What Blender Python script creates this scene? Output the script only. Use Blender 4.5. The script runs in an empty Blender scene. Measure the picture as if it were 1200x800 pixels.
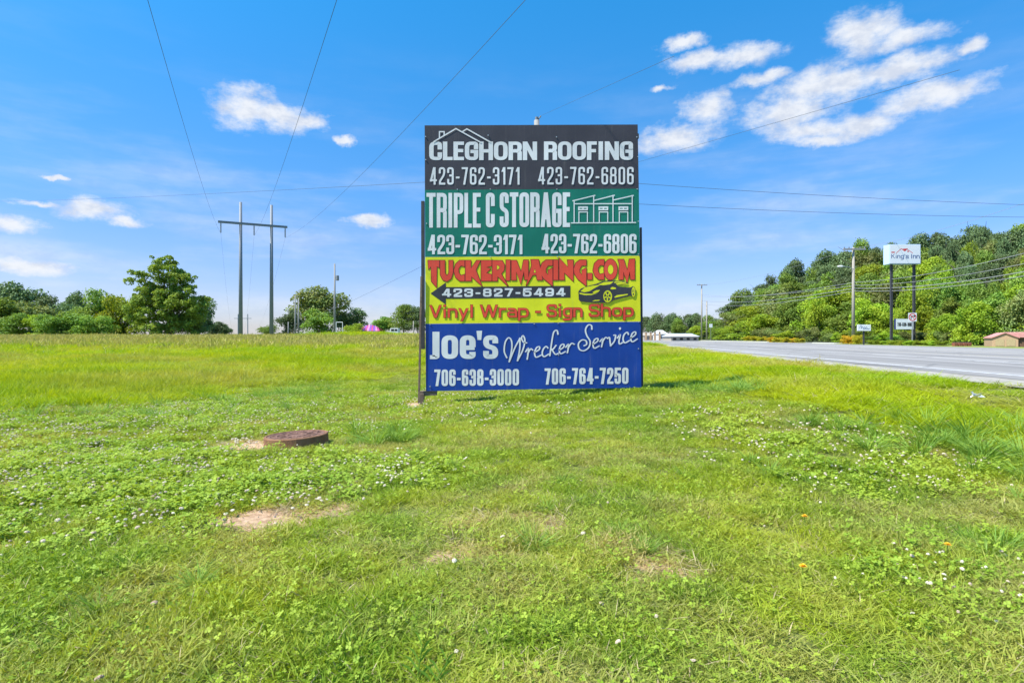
import bpy, bmesh, math, random
import numpy as np
from mathutils import Vector, Matrix
from mathutils.geometry import tessellate_polygon

R = math.radians
random.seed(7)
C = bpy.context.scene.collection
scene = bpy.context.scene

# ------------------------------------------------------------------ camera
F = 1200 * 20.0 / 36.0
CAMZ, HY = 1.25, 396.0
cam = bpy.data.objects.new('camera', bpy.data.cameras.new('camera'))
C.objects.link(cam)
cam.location = (0, 0, CAMZ)
cam.rotation_euler = (R(90), 0, 0)
cam.data.lens = 20.0
cam.data.sensor_width = 36.0
cam.data.shift_y = -(400 - HY) / 1200.0
cam.data.clip_start = 0.05
cam.data.clip_end = 6000
scene.camera = cam
scene.render.resolution_x, scene.render.resolution_y = 1024, 682

# ------------------------------------------------------------------ light
SUN_EL, SUN_AZ = 56.0, -112.0            # azimuth clockwise from +Y
SKY_STRENGTH = 0.11
SUN_STRENGTH = 4.6
scene.view_settings.view_transform = 'Standard'
scene.view_settings.look = 'None'
scene.view_settings.exposure = 0.85
scene.view_settings.gamma = 1
scene.view_settings.use_curve_mapping = False
sv = Vector((math.sin(R(SUN_AZ)) * math.cos(R(SUN_EL)), math.cos(R(SUN_AZ)) * math.cos(R(SUN_EL)), math.sin(R(SUN_EL))))
sun = bpy.data.objects.new('sun', bpy.data.lights.new('sun', 'SUN'))
C.objects.link(sun)
sun.rotation_euler = sv.to_track_quat('Z', 'Y').to_euler()
sun.location = (-30, -10, 60)
sun.data.energy = SUN_STRENGTH
sun.data.angle = R(0.5)
sun.data.color = (1.0, 0.955, 0.88)

def N(nt, typ, **kw):
    n = nt.nodes.new(typ)
    for k, v in kw.items():
        if k.startswith('i_'):
            key = k[2:]
            n.inputs[int(key) if key.isdigit() else key].default_value = v
        else:
            setattr(n, k, v)
    return n

def math_node(nt, op, a, b=None, c=None, clamp=False):
    n = nt.nodes.new('ShaderNodeMath'); n.operation = op; n.use_clamp = clamp
    for i, v in enumerate((a, b, c)):
        if v is None: continue
        if isinstance(v, (int, float)): n.inputs[i].default_value = v
        else: nt.links.new(v, n.inputs[i])
    return n.outputs[0]

def vmath(nt, op, a, b=None):
    n = nt.nodes.new('ShaderNodeVectorMath'); n.operation = op
    for i, v in enumerate((a, b)):
        if v is None: continue
        if isinstance(v, tuple): n.inputs[i].default_value = v
        else: nt.links.new(v, n.inputs[i])
    return n.outputs['Value'] if op in ('LENGTH', 'DOT_PRODUCT') else n.outputs[0]

def smooth_node(nt, x, lo, hi):
    n = nt.nodes.new('ShaderNodeMapRange'); n.interpolation_type = 'SMOOTHSTEP'
    nt.links.new(x, n.inputs[0])
    n.inputs[1].default_value = lo; n.inputs[2].default_value = hi
    n.inputs[3].default_value = 0.0; n.inputs[4].default_value = 1.0
    return n.outputs[0]

# ------------------------------------------------------------------ world: sky with scattered clouds
world = bpy.data.worlds.new('World'); scene.world = world; world.use_nodes = True
nt = world.node_tree; nt.nodes.clear()
sky = N(nt, 'ShaderNodeTexSky', sky_type='NISHITA', sun_disc=False)
sky.sun_elevation = R(SUN_EL); sky.sun_rotation = R(SUN_AZ % 360)
sky.air_density = 1.0; sky.dust_density = 0.35; sky.ozone_density = 3.0; sky.altitude = 0
tc = N(nt, 'ShaderNodeTexCoord')
nrm = vmath(nt, 'NORMALIZE', tc.outputs['Generated'])
sep = N(nt, 'ShaderNodeSeparateXYZ'); nt.links.new(nrm, sep.inputs[0])
az = math_node(nt, 'ARCTAN2', sep.outputs[0], sep.outputs[1])
el = math_node(nt, 'ARCSINE', sep.outputs[2])
W42 = math.atan(600 / F) * 1.0
# clouds repeat mirrored all round the horizon outside the field of view
azm = math_node(nt, 'SUBTRACT', math_node(nt, 'PINGPONG', math_node(nt, 'ADD', az, W42 + 8 * W42), 2 * W42), W42)
comb = N(nt, 'ShaderNodeCombineXYZ'); nt.links.new(azm, comb.inputs[0]); nt.links.new(el, comb.inputs[1])
def fbm(vec, scale, detail, rough, strv):
    n = N(nt, 'ShaderNodeTexNoise', noise_dimensions='3D')
    n.inputs['Scale'].default_value = scale; n.inputs['Detail'].default_value = detail; n.inputs['Roughness'].default_value = rough
    nt.links.new(vec, n.inputs['Vector'])
    return n
wn = fbm(comb.outputs[0], 14.0, 6.0, 0.62, 1)
warp = vmath(nt, 'MULTIPLY', vmath(nt, 'SUBTRACT', wn.outputs['Color'], (0.5, 0.5, 0.5)), (0.085, 0.04, 0.0))
uv = vmath(nt, 'ADD', comb.outputs[0], warp)
CL = [(288, 128, 36, 22), (330, 138, 44, 14), (358, 144, 30, 9), (403, 163, 12, 4.5),
      (108, 247, 46, 13), (40, 236, 34, 4), (150, 260, 24, 6), (12, 265, 28, 12), (35, 312, 48, 12), (65, 209, 14, 3), (430, 259, 26, 6),
      (800, 52, 24, 6), (818, 73, 42, 9), (868, 66, 40, 11), (1012, 40, 38, 20), (1060, 45, 50, 12), (1150, 50, 22, 8),
      (1055, 78, 78, 13), (965, 98, 68, 18), (925, 130, 52, 22), (960, 152, 58, 14), (1008, 148, 46, 14), (1090, 113, 62, 19), (960, 166, 36, 7),
      (895, 92, 26, 7), (830, 127, 30, 17), (792, 163, 44, 15), (775, 103, 16, 3)]
acc = None
for (px, py, rx, ry) in CL:
    a0 = math.atan((px - 600) / F)
    e0 = math.atan((HY - py) / F * math.cos(a0))
    ca = math.cos(a0)
    ra = rx / F * ca * ca; re = ry / F * ca
    d = vmath(nt, 'LENGTH', vmath(nt, 'MULTIPLY', vmath(nt, 'SUBTRACT', uv, (a0, e0, 0)), (1 / ra, 1 / re, 0.0)))
    if acc is None: acc = d
    else: acc = math_node(nt, 'SMOOTH_MIN', acc, d, 0.16)
fn = fbm(vmath(nt, 'MULTIPLY', comb.outputs[0], (0.7, 1.3, 1.0)), 33.0, 9.0, 0.66, 1)
acc2 = math_node(nt, 'ADD', acc, math_node(nt, 'MULTIPLY', math_node(nt, 'SUBTRACT', fn.outputs['Fac'], 0.5), 2.0))
mask = smooth_node(nt, acc2, 1.42, 0.20)
# wispy thin veil low over the horizon
vn = fbm(vmath(nt, 'MULTIPLY', comb.outputs[0], (1.0, 5.0, 1.0)), 3.0, 5.0, 0.55, 1)
veil = math_node(nt, 'MULTIPLY', smooth_node(nt, vn.outputs['Fac'], 0.42, 0.75), smooth_node(nt, el, 0.50, 0.02))
veil = math_node(nt, 'MULTIPLY', veil, 0.55)
tot = math_node(nt, 'MAXIMUM', math_node(nt, 'MULTIPLY', mask, 0.95), veil)
hs = N(nt, 'ShaderNodeHueSaturation'); hs.inputs['Hue'].default_value = 0.497; hs.inputs['Saturation'].default_value = 1.32; hs.inputs['Value'].default_value = 1.0
nt.links.new(sky.outputs[0], hs.inputs['Color'])
tint = N(nt, 'ShaderNodeMixRGB', blend_type='MULTIPLY'); tint.inputs[0].default_value = 1.0
nt.links.new(hs.outputs[0], tint.inputs[1])
ramp = N(nt, 'ShaderNodeValToRGB'); ramp.color_ramp.interpolation = 'B_SPLINE'
nt.links.new(math_node(nt, 'MULTIPLY', el, 1 / R(60), clamp=True), ramp.inputs[0])
SK = [(0.0, (.565, .585, .85)), (.10, (.76, .66, .86)), (.22, (.84, .86, 1.0)), (.40, (.70, 1.12, 1.2)), (.55, (.55, 1.34, 1.35)), (1.0, (.55, 1.34, 1.35))]
els = ramp.color_ramp.elements
for i_, (p_, c_) in enumerate(SK):
    e_ = els[i_] if i_ < 2 else els.new(p_)
    e_.position = p_; e_.color = (*[v * .5 for v in c_], 1)
nt.links.new(vmath(nt, 'MULTIPLY', ramp.outputs[0], (2.0, 2.0, 2.0)), tint.inputs[2])
cm = N(nt, 'ShaderNodeMixRGB'); nt.links.new(tot, cm.inputs[0]); nt.links.new(tint.outputs[0], cm.inputs[1])
cc_ = N(nt, 'ShaderNodeMixRGB'); cn_ = fbm(vmath(nt, 'MULTIPLY', comb.outputs[0], (1.0, 1.6, 1.0)), 26.0, 6.0, 0.6, 1)
nt.links.new(smooth_node(nt, cn_.outputs['Fac'], .40, .66), cc_.inputs[0]); cc_.inputs[1].default_value = (4.6, 4.75, 5.0, 1); cc_.inputs[2].default_value = (3.5, 3.8, 4.4, 1)
nt.links.new(cc_.outputs[0], cm.inputs[2])
bg = N(nt, 'ShaderNodeBackground'); bg.inputs['Strength'].default_value = SKY_STRENGTH
wo = N(nt, 'ShaderNodeOutputWorld')
nt.links.new(cm.outputs[0], bg.inputs[0]); nt.links.new(bg.outputs[0], wo.inputs[0])

# ------------------------------------------------------------------ terrain function
TX, TY = math.cos(R(7.2)), math.sin(R(7.2))     # road runs 7.2 degrees right of straight ahead
def ss(v):
    v = np.clip(v, 0, 1); return v * v * (3 - 2 * v)
def ts(x, y): return x * TX - y * TY, x * TY + y * TX
def hash2(ix, iy, seed):
    n = (ix.astype(np.int64) * 374761393 + iy.astype(np.int64) * 668265263 + seed * 1442695041) & 0x7fffffff
    n = ((n ^ (n >> 13)) * 1274126177) & 0x7fffffff
    n = n ^ (n >> 16)
    return (n & 0xffff) / 65535.0
def vnoise(x, y, s=1.0, seed=0):
    x = np.asarray(x, float) / s; y = np.asarray(y, float) / s
    ix = np.floor(x); iy = np.floor(y); fx = x - ix; fy = y - iy
    fx = fx * fx * (3 - 2 * fx); fy = fy * fy * (3 - 2 * fy)
    a = hash2(ix, iy, seed); b = hash2(ix + 1, iy, seed); c = hash2(ix, iy + 1, seed); d = hash2(ix + 1, iy + 1, seed)
    return (a * (1 - fx) + b * fx) * (1 - fy) + (c * (1 - fx) + d * fx) * fy
def height(x, y):
    x = np.asarray(x, float); y = np.asarray(y, float)
    t, s = ts(x, y)
    crest = 1.12 * ss((y - 9) / 50) * (1 - 0.35 * ss((y - 72) / 60)) * (1 - ss((t + 13) / 17))
    crest = crest + 0.48 * np.exp(-((x + 14.5) / 6.5) ** 2 - ((y - 56) / 5) ** 2)
    right = 0.52 * np.maximum(ss((t - 3.4) / 3.0), ss((t + 3) / 9) * ss((y - 2) / 8))
    slope = 0.20 + 0.10 * ss((s - 110) / 110)
    hill = np.where(t > 36, slope * (t - 36) * ss((t - 36) / 14), 0) * ss((s + 40) / 80) * (1 - ss((s - 235) / 90))
    hill = np.minimum(hill, 34)
    near = (1 - ss((np.abs(t - 18) - 10.5) / 4) * 0) * np.where((t > 6.0) & (t < 31), 0, 1)
    bump = (vnoise(x, y, 1.3, 3) - 0.5) * 0.05 + (vnoise(x, y, 0.35, 5) - 0.5) * 0.016 + (vnoise(x, y, 6, 9) - 0.5) * 0.10 * ss(y / 10)
    return crest + right + hill + bump * near * (1 - ss((t - 4.5) / 1.5) * (t < 31))
def hz(x, y): return float(height(x, y))
def ray(px, py): return np.array([(px - 600) / F, 1.0, (HY - py) / F])
def ground_at(px, py):
    """where the line of sight through a photo pixel meets the ground"""
    r = ray(px, py); d = 1.0
    last = 0.5
    while d < 400:
        z = CAMZ + r[2] * d
        if z <= hz(r[0] * d, d): break
        last = d; d *= 1.01
    return r[0] * d, d, hz(r[0] * d, d)
def XZ(px, py, d): return (px - 600) / F * d, CAMZ + (HY - py) / F * d

# ------------------------------------------------------------------ helpers
def tag(o, label=None, cat=None, group=None, kind=None):
    if label: o['label'] = label
    if cat: o['category'] = cat
    if group: o['group'] = group
    if kind: o['kind'] = kind
    return o
def thing(name, label, cat, loc=(0, 0, 0), rz=0, group=None):
    o = bpy.data.objects.new(name, None); C.objects.link(o)
    o.location = loc; o.rotation_euler = (0, 0, rz); o.empty_display_size = 0.2
    return tag(o, label, cat, group)
def link(name, me, mats, parent=None):
    o = bpy.data.objects.new(name, me); C.objects.link(o)
    if mats is not None and not len(me.materials):
        for m in (mats if isinstance(mats, (list, tuple)) else [mats]): me.materials.append(m)
    if parent: o.parent = parent
    return o
def copy_tree(o, parent=None):
    c = o.copy(); C.objects.link(c); c.parent = parent
    for ch in list(o.children): copy_tree(ch, c)
    return c

class MB:
    def __init__(s): s.v = []; s.f = []; s.m = []
    def add(s, vs, fs, mi=0):
        b = len(s.v); s.v += [tuple(v) for v in vs]
        for f in fs: s.f.append(tuple(b + i for i in f)); s.m.append(mi)
    def box(s, c, d, rz=0, mi=0, taper=1.0):
        cx, cy, cz = c; dx, dy, dz = d[0] / 2, d[1] / 2, d[2] / 2
        co, si = math.cos(rz), math.sin(rz); vs = []
        for zz, k in ((-dz, 1), (dz, taper)):
            for xx, yy in ((-dx, -dy), (dx, -dy), (dx, dy), (-dx, dy)):
                xx *= k; yy *= k
                vs.append((cx + xx * co - yy * si, cy + xx * si + yy * co, cz + zz))
        s.add(vs, [(3, 2, 1, 0), (4, 5, 6, 7), (0, 1, 5, 4), (1, 2, 6, 5), (2, 3, 7, 6), (3, 0, 4, 7)], mi)
    def bar(s, a, b, w, h=None, mi=0, up=(0, 0, 1)):
        h = h or w; a = Vector(a); b = Vector(b); d = (b - a).normalized()
        upv = Vector(up)
        if abs(d.dot(upv)) > 0.98: upv = Vector((0, 1, 0))
        sx = d.cross(upv).normalized() * (w / 2); sz = sx.cross(d).normalized() * (h / 2)
        vs = [p + q for p in (a, b) for q in (-sx - sz, sx - sz, sx + sz, -sx + sz)]
        s.add(vs, [(3, 2, 1, 0), (4, 5, 6, 7), (0, 1, 5, 4), (1, 2, 6, 5), (2, 3, 7, 6), (3, 0, 4, 7)], mi)
    def tube(s, pts, rad, n=8, mi=0, cap=True):
        pts = [Vector(p) for p in pts]
        rr = rad if isinstance(rad, (list, tuple)) else [rad] * len(pts)
        vs = []
        for i, p in enumerate(pts):
            d = (pts[min(i + 1, len(pts) - 1)] - pts[max(i - 1, 0)]).normalized()
            u = d.cross(Vector((0.31, 0.95, 0.05))); 
            if u.length < 0.1: u = d.cross(Vector((1, 0, 0)))
            u.normalize(); w = d.cross(u)
            for k in range(n):
                a = 2 * math.pi * k / n
                vs.append(p + (u * math.cos(a) + w * math.sin(a)) * rr[i])
        fs = []
        for i in range(len(pts) - 1):
            for k in range(n):
                fs.append((i * n + k, i * n + (k + 1) % n, (i + 1) * n + (k + 1) % n, (i + 1) * n + k))
        if cap:
            fs.append(tuple(range(n - 1, -1, -1))); fs.append(tuple((len(pts) - 1) * n + k for k in range(n)))
        s.add(vs, fs, mi)
    def lathe(s, prof, n=32, c=(0, 0, 0), mi=0):
        vs = []
        for r, z in prof:
            for k in range(n):
                a = 2 * math.pi * k / n; vs.append((c[0] + r * math.cos(a), c[1] + r * math.sin(a), c[2] + z))
        fs = [(i * n + k, i * n + (k + 1) % n, (i + 1) * n + (k + 1) % n, (i + 1) * n + k) for i in range(len(prof) - 1) for k in range(n)]
        s.add(vs, fs, mi)
    def build(s, name, mat, parent=None, smooth=False, loc=None, bevel=0):
        me = bpy.data.meshes.new(name); me.from_pydata(s.v, [], s.f)
        mats = mat if isinstance(mat, (list, tuple)) else [mat]
        for m in mats: me.materials.append(m)
        for p, mi in zip(me.polygons, s.m): p.material_index = mi; p.use_smooth = smooth
        me.update()
        o = bpy.data.objects.new(name, me); C.objects.link(o)
        if parent: o.parent = parent
        if loc: o.location = loc
        if bevel:
            b = o.modifiers.new('bevel', 'BEVEL'); b.width = bevel; b.segments = 2; b.limit_method = 'ANGLE'
        return o

def np_mesh(name, verts, faces, rnd=None, smooth=False):
    """verts (n,3); faces list of arrays (m,k) with k = 3 or 4"""
    me = bpy.data.meshes.new(name)
    me.vertices.add(len(verts)); me.vertices.foreach_set('co', np.asarray(verts, np.float32).ravel())
    loops = np.concatenate([f.ravel() for f in faces]).astype(np.int32)
    tot = np.concatenate([np.full(len(f), f.shape[1]) for f in faces]).astype(np.int32)
    st = np.concatenate([[0], np.cumsum(tot)[:-1]]).astype(np.int32)
    me.loops.add(len(loops)); me.loops.foreach_set('vertex_index', loops)
    me.polygons.add(len(tot)); me.polygons.foreach_set('loop_start', st)
    if smooth: me.polygons.foreach_set('use_smooth', np.ones(len(tot), bool))
    me.update(calc_edges=True)
    if rnd is not None:
        a = me.attributes.new('rnd', 'FLOAT', 'POINT'); a.data.foreach_set('value', np.asarray(rnd, np.float32))
    return me

# ------------------------------------------------------------------ materials
def new_mat(name):
    m = bpy.data.materials.new(name); m.use_nodes = True; t = m.node_tree; t.nodes.clear()
    out = t.nodes.new('ShaderNodeOutputMaterial'); return m, t, out
def mat(name, col, rough=0.6, metal=0.0, var=0.12, scale=8.0, bump=0.0, bscale=60.0, spec=0.4, col2=None, stretch=None):
    m, t, out = new_mat(name)
    b = t.nodes.new('ShaderNodeBsdfPrincipled'); b.inputs['Roughness'].default_value = rough; b.inputs['Metallic'].default_value = metal
    b.inputs['Specular IOR Level'].default_value = spec
    geo = t.nodes.new('ShaderNodeTexCoord'); vec = geo.outputs['Object']
    if stretch: vec = vmath(t, 'MULTIPLY', vec, stretch)
    n = t.nodes.new('ShaderNodeTexNoise'); n.inputs['Scale'].default_value = scale; n.inputs['Detail'].default_value = 6; n.inputs['Roughness'].default_value = 0.62
    t.links.new(vec, n.inputs['Vector'])
    mr = t.nodes.new('ShaderNodeMapRange'); mr.inputs[1].default_value = 0.3; mr.inputs[2].default_value = 0.7
    t.links.new(n.outputs['Fac'], mr.inputs[0])
    mx = t.nodes.new('ShaderNodeMixRGB'); t.links.new(mr.outputs[0], mx.inputs[0])
    c2 = col2 if col2 else tuple(min(1, c * (1 + var)) for c in col)
    c1 = col if col2 else tuple(c * (1 - var) for c in col)
    mx.inputs[1].default_value = (*c1, 1); mx.inputs[2].default_value = (*c2, 1)
    t.links.new(mx.outputs[0], b.inputs['Base Color'])
    if bump:
        nb = t.nodes.new('ShaderNodeTexNoise'); nb.inputs['Scale'].default_value = bscale; nb.inputs['Detail'].default_value = 5
        t.links.new(vec, nb.inputs['Vector'])
        bp = t.nodes.new('ShaderNodeBump'); bp.inputs['Strength'].default_value = bump; bp.inputs['Distance'].default_value = 0.02
        t.links.new(nb.outputs['Fac'], bp.inputs['Height']); t.links.new(bp.outputs[0], b.inputs['Normal'])
    t.links.new(b.outputs[0], out.inputs[0])
    return m
def leaf_mat(name, c1, c2, c3, nscale=0.8, trans=0.35, amt=0.8, rough=0.55, inst=None, objrand=False, tcol=None):
    """blade / leaf colour: per-leaf variation, slow patches over the ground, some light through the leaf"""
    m, t, out = new_mat(name)
    at = t.nodes.new('ShaderNodeAttribute'); at.attribute_name = 'rnd'
    mx = t.nodes.new('ShaderNodeMixRGB'); t.links.new(at.outputs['Fac'], mx.inputs[0])
    mx.inputs[1].default_value = (*c1, 1); mx.inputs[2].default_value = (*c2, 1)
    g = t.nodes.new('ShaderNodeNewGeometry')
    n = t.nodes.new('ShaderNodeTexNoise'); n.inputs['Scale'].default_value = nscale; n.inputs['Detail'].default_value = 4; n.inputs['Roughness'].default_value = 0.6
    t.links.new(g.outputs['Position'], n.inputs['Vector'])
    f = math_node(t, 'MULTIPLY', smooth_node(t, n.outputs['Fac'], 0.38, 0.66), amt)
    mx2 = t.nodes.new('ShaderNodeMixRGB'); t.links.new(f, mx2.inputs[0]); t.links.new(mx.outputs[0], mx2.inputs[1]); mx2.inputs[2].default_value = (*c3, 1)
    col = mx2.outputs[0]
    if inst:
        ia = t.nodes.new('ShaderNodeAttribute'); ia.attribute_type = 'INSTANCER'; ia.attribute_name = 'dry'
        mx3 = t.nodes.new('ShaderNodeMixRGB'); t.links.new(ia.outputs['Fac'], mx3.inputs[0]); t.links.new(col, mx3.inputs[1]); mx3.inputs[2].default_value = (*inst, 1)
        col = mx3.outputs[0]
    if objrand:
        oi = t.nodes.new('ShaderNodeObjectInfo')
        hsn = t.nodes.new('ShaderNodeHueSaturation')
        t.links.new(math_node(t, 'MULTIPLY_ADD', oi.outputs['Random'], 0.03, 0.490), hsn.inputs['Hue'])
        t.links.new(math_node(t, 'MULTIPLY_ADD', oi.outputs['Random'], 0.55, 0.72), hsn.inputs['Value'])
        t.links.new(col, hsn.inputs['Color']); col = hsn.outputs[0]
    b = t.nodes.new('ShaderNodeBsdfPrincipled'); b.inputs['Roughness'].default_value = rough; b.inputs['Specular IOR Level'].default_value = 0.16
    t.links.new(col, b.inputs['Base Color'])
    tr = t.nodes.new('ShaderNodeBsdfTranslucent')
    tm = t.nodes.new('ShaderNodeMixRGB'); tm.blend_type = 'MULTIPLY'; tm.inputs[0].default_value = 1; t.links.new(col, tm.inputs[1])
    tm.inputs[2].default_value = (*(tcol or (1.5, 1.35, 0.5)), 1); t.links.new(tm.outputs[0], tr.inputs[0])
    ms = t.nodes.new('ShaderNodeMixShader'); ms.inputs[0].default_value = trans
    t.links.new(b.outputs[0], ms.inputs[1]); t.links.new(tr.outputs[0], ms.inputs[2]); t.links.new(ms.outputs[0], out.inputs[0])
    return m

M = {}
M['lawn'] = leaf_mat('lawn_blade', (.105, .225, .014), (.330, .450, .045), (.410, .460, .030), 0.9, 0.34, 0.7, inst=(.50, .42, .17))
M['clover'] = leaf_mat('clover_leaf', (.175, .315, .020), (.350, .470, .060), (.400, .470, .050), 1.1, 0.28, 0.6)
M['tall'] = leaf_mat('tall_blade', (.180, .320, .006), (.370, .480, .012), (.440, .490, .010), 0.35, 0.38, 0.75, inst=(.44, .37, .13))
M['coarse'] = leaf_mat('coarse_blade', (.150, .290, .040), (.290, .430, .085), (.200, .340, .050), 1.0, 0.30, 0.5)
M['straw'] = leaf_mat('dead_blade', (.36, .30, .16), (.58, .49, .28), (.46, .36, .20), 1.0, 0.25, 0.5, tcol=(1.1, 1.0, .8))
M['seed'] = leaf_mat('seed_head', (.40, .36, .10), (.56, .48, .15), (.42, .43, .06), 0.25, 0.25, 0.6, tcol=(1.1, 1.0, .7))
M['petal'] = leaf_mat('clover_petal', (.80, .76, .60), (.92, .88, .74), (.82, .68, .52), 5.0, 0.25, 0.5, inst=(.50, .36, .24), tcol=(1.1, 1.05, .9))
M['flower_yellow'] = mat('yellow_petal', (.85, .50, .02), 0.6, var=.1)
M['leaf_pine'] = leaf_mat('pine_needles', (.080, .130, .052), (.165, .235, .100), (.18, .23, .08), .5, .18, .5, objrand=True)
M['leaf_mid'] = leaf_mat('green_leaves', (.105, .195, .030), (.240, .360, .065), (.30, .37, .06), .35, .28, .6, objrand=True)
M['leaf_bright'] = leaf_mat('bright_leaves', (.170, .280, .020), (.350, .460, .045), (.42, .46, .04), .35, .32, .6, objrand=True)
M['leaf_olive'] = leaf_mat('olive_leaves', (.130, .185, .045), (.250, .310, .090), (.30, .28, .10), .4, .25, .6, objrand=True)
M['leaf_yellow'] = leaf_mat('yellow_green_leaves', (.26, .30, .02), (.50, .50, .04), (.60, .40, .03), .9, .3, .4)
M['leaf_orange'] = leaf_mat('orange_leaves', (.50, .36, .03), (.62, .48, .04), (.60, .30, .03), .9, .3, .4)
M['bark'] = mat('bark', (.10, .08, .06), .9, var=.4, scale=5, bump=.6, bscale=12)
M['pole_wood'] = mat('weathered_pole_wood', (.27, .27, .26), .85, var=.25, scale=3, stretch=(8, 8, .4), bump=.3, bscale=20)
M['pole_pale'] = mat('pale_pole_wood', (.34, .31, .26), .85, var=.2, scale=3, stretch=(8, 8, .4))
M['pole_grey'] = mat('grey_steel_pole', (.20, .23, .26), .6, var=.15)
M['wire'] = mat('wire', (.075, .09, .10), .6); M['wire_pale'] = mat('weathered_cable', (.26, .27, .27), .6)
M['insul'] = mat('insulator', (.22, .24, .26), .4)
M['post_dark'] = mat('dark_painted_steel', (.045, .045, .050), .6, var=.3, scale=6)
M['post_brown'] = mat('rusty_brown_steel', (.16, .11, .08), .8, var=.35, scale=9, bump=.3)
M['timber'] = mat('old_timber', (.20, .15, .11), .85, var=.4, scale=3, stretch=(1, 8, 8), bump=.4, bscale=30)
M['screw'] = mat('screw_zinc', (.5, .5, .48), .4, .6)
M['rust'] = mat('rusty_cast_iron', (.20, .095, .045), .85, .15, scale=11, bump=.55, bscale=120, col2=(.34, .18, .10))
M['rust_lid'] = mat('rusty_lid', (.17, .088, .060), .8, .2, scale=14, bump=.7, bscale=140, col2=(.29, .165, .120))
M['soil'] = mat('dry_soil', (.40, .24, .14), .95, scale=14, bump=.8, bscale=50, col2=(.58, .40, .26))
M['stone'] = mat('stone', (.27, .23, .18), .9, scale=40, col2=(.46, .40, .33))
M['concrete'] = mat('concrete', (.55, .53, .49), .85, scale=3, var=.12, bump=.2)
M['white_paint'] = mat('white_paint', (.72, .73, .74), .5, var=.05)
M['sign_white'] = mat('sign_white', (.78, .80, .82), .4, var=.03)
M['sign_blue_side'] = mat('sign_cabinet', (.48, .64, .92), .4, var=.03)
M['alu'] = mat('aluminium', (.5, .5, .5), .4, .7)
M['black'] = mat('black_paint', (.012, .012, .013), .5)
M['navy'] = mat('navy_paint', (.02, .03, .10), .5)
M['red'] = mat('red_paint', (.60, .03, .03), .5)
M['blue_print'] = mat('blue_print', (.07, .13, .30), .5)

def panel_mat(name, col, rough=.42):
    """printed sheet: even ink, slight fading, faint dirt runs and waviness"""
    m, t, out = new_mat(name)
    b = t.nodes.new('ShaderNodeBsdfPrincipled'); b.inputs['Roughness'].default_value = rough; b.inputs['Specular IOR Level'].default_value = .35
    tcn = t.nodes.new('ShaderNodeTexCoord')
    n1 = t.nodes.new('ShaderNodeTexNoise'); n1.inputs['Scale'].default_value = 1.6; n1.inputs['Detail'].default_value = 5
    t.links.new(tcn.outputs['Object'], n1.inputs['Vector'])
    n2 = t.nodes.new('ShaderNodeTexNoise'); n2.inputs['Scale'].default_value = 3.0; n2.inputs['Detail'].default_value = 7; n2.inputs['Roughness'].default_value = .7
    t.links.new(vmath(t, 'MULTIPLY', tcn.outputs['Object'], (5.0, 1.0, .35)), n2.inputs['Vector'])
    mx = t.nodes.new('ShaderNodeMixRGB'); t.links.new(smooth_node(t, n1.outputs['Fac'], .35, .7), mx.inputs[0])
    mx.inputs[1].default_value = (*[c * .92 for c in col], 1); mx.inputs[2].default_value = (*[min(1, c * 1.10 + .004) for c in col], 1)
    mx2 = t.nodes.new('ShaderNodeMixRGB'); t.links.new(math_node(t, 'MULTIPLY', smooth_node(t, n2.outputs['Fac'], .52, .8), .22), mx2.inputs[0])
    t.links.new(mx.outputs[0], mx2.inputs[1]); mx2.inputs[2].default_value = (.25, .24, .22, 1)
    t.links.new(mx2.outputs[0], b.inputs['Base Color'])
    bp = t.nodes.new('ShaderNodeBump'); bp.inputs['Strength'].default_value = .25; bp.inputs['Distance'].default_value = .03
    t.links.new(n1.outputs['Fac'], bp.inputs['Height']); t.links.new(bp.outputs[0], b.inputs['Normal'])
    t.links.new(b.outputs[0], out.inputs[0]); return m
M['p_black'] = panel_mat('charcoal_sheet', (.048, .043, .050))
M['p_green'] = panel_mat('green_sheet', (.004, .155, .105))
M['p_yellow'] = panel_mat('yellow_sheet', (.66, .66, .010))
M['p_blue'] = panel_mat('blue_sheet', (.003, .044, .28))
M['ink_white'] = panel_mat('white_ink', (.66, .67, .68))
M['ink_red'] = panel_mat('red_ink', (.68, .062, .030))
M['ink_maroon'] = panel_mat('maroon_ink', (.16, .012, .010))
M['ink_black'] = panel_mat('black_ink', (.035, .035, .045))
M['ink_yellow'] = panel_mat('yellow_ink', (.66, .66, .010))

# ------------------------------------------------------------------ bare earth spots (photo pixel -> world ellipse)
DIRT = []
for (px, py, rx, ry, k) in [(308, 610, 56, 15, 1.0), (385, 600, 34, 8, .9), (286, 524, 30, 7, 1.3), (565, 606, 36, 7, .45), (650, 612, 30, 9, .5), (610, 655, 40, 10, .4), (345, 524, 34, 7, .8), (495, 474, 20, 4.5, 1.0),
                            (540, 650, 45, 16, .50), (640, 606, 60, 9, .46), (775, 660, 42, 15, .74), (935, 645, 26, 16, .5), (640, 625, 20, 10, .6), (8, 575, 28, 16, .5),
                            (180, 640, 30, 10, .35), (560, 615, 30, 8, .4)]:
    x, y, z = ground_at(px, py)
    DIRT.append((x, y, rx / F * y, ry * y * y / (CAMZ * F), k))
def dirt_mask(x, y):
    x = np.asarray(x, float); y = np.asarray(y, float)
    wx = x + (vnoise(x, y, .12, 21) - .5) * .16 + (vnoise(x, y, .04, 23) - .5) * .05
    wy = y + (vnoise(x, y, .12, 22) - .5) * .22
    o = np.zeros_like(x)
    for (cx, cy, rx, ry, k) in DIRT:
        d = np.sqrt(((wx - cx) / rx) ** 2 + ((wy - cy) / ry) ** 2)
        o = np.maximum(o, np.clip(1.5 - d * 1.1, 0, 1) * k)
    return np.clip(o, 0, 1)

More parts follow.
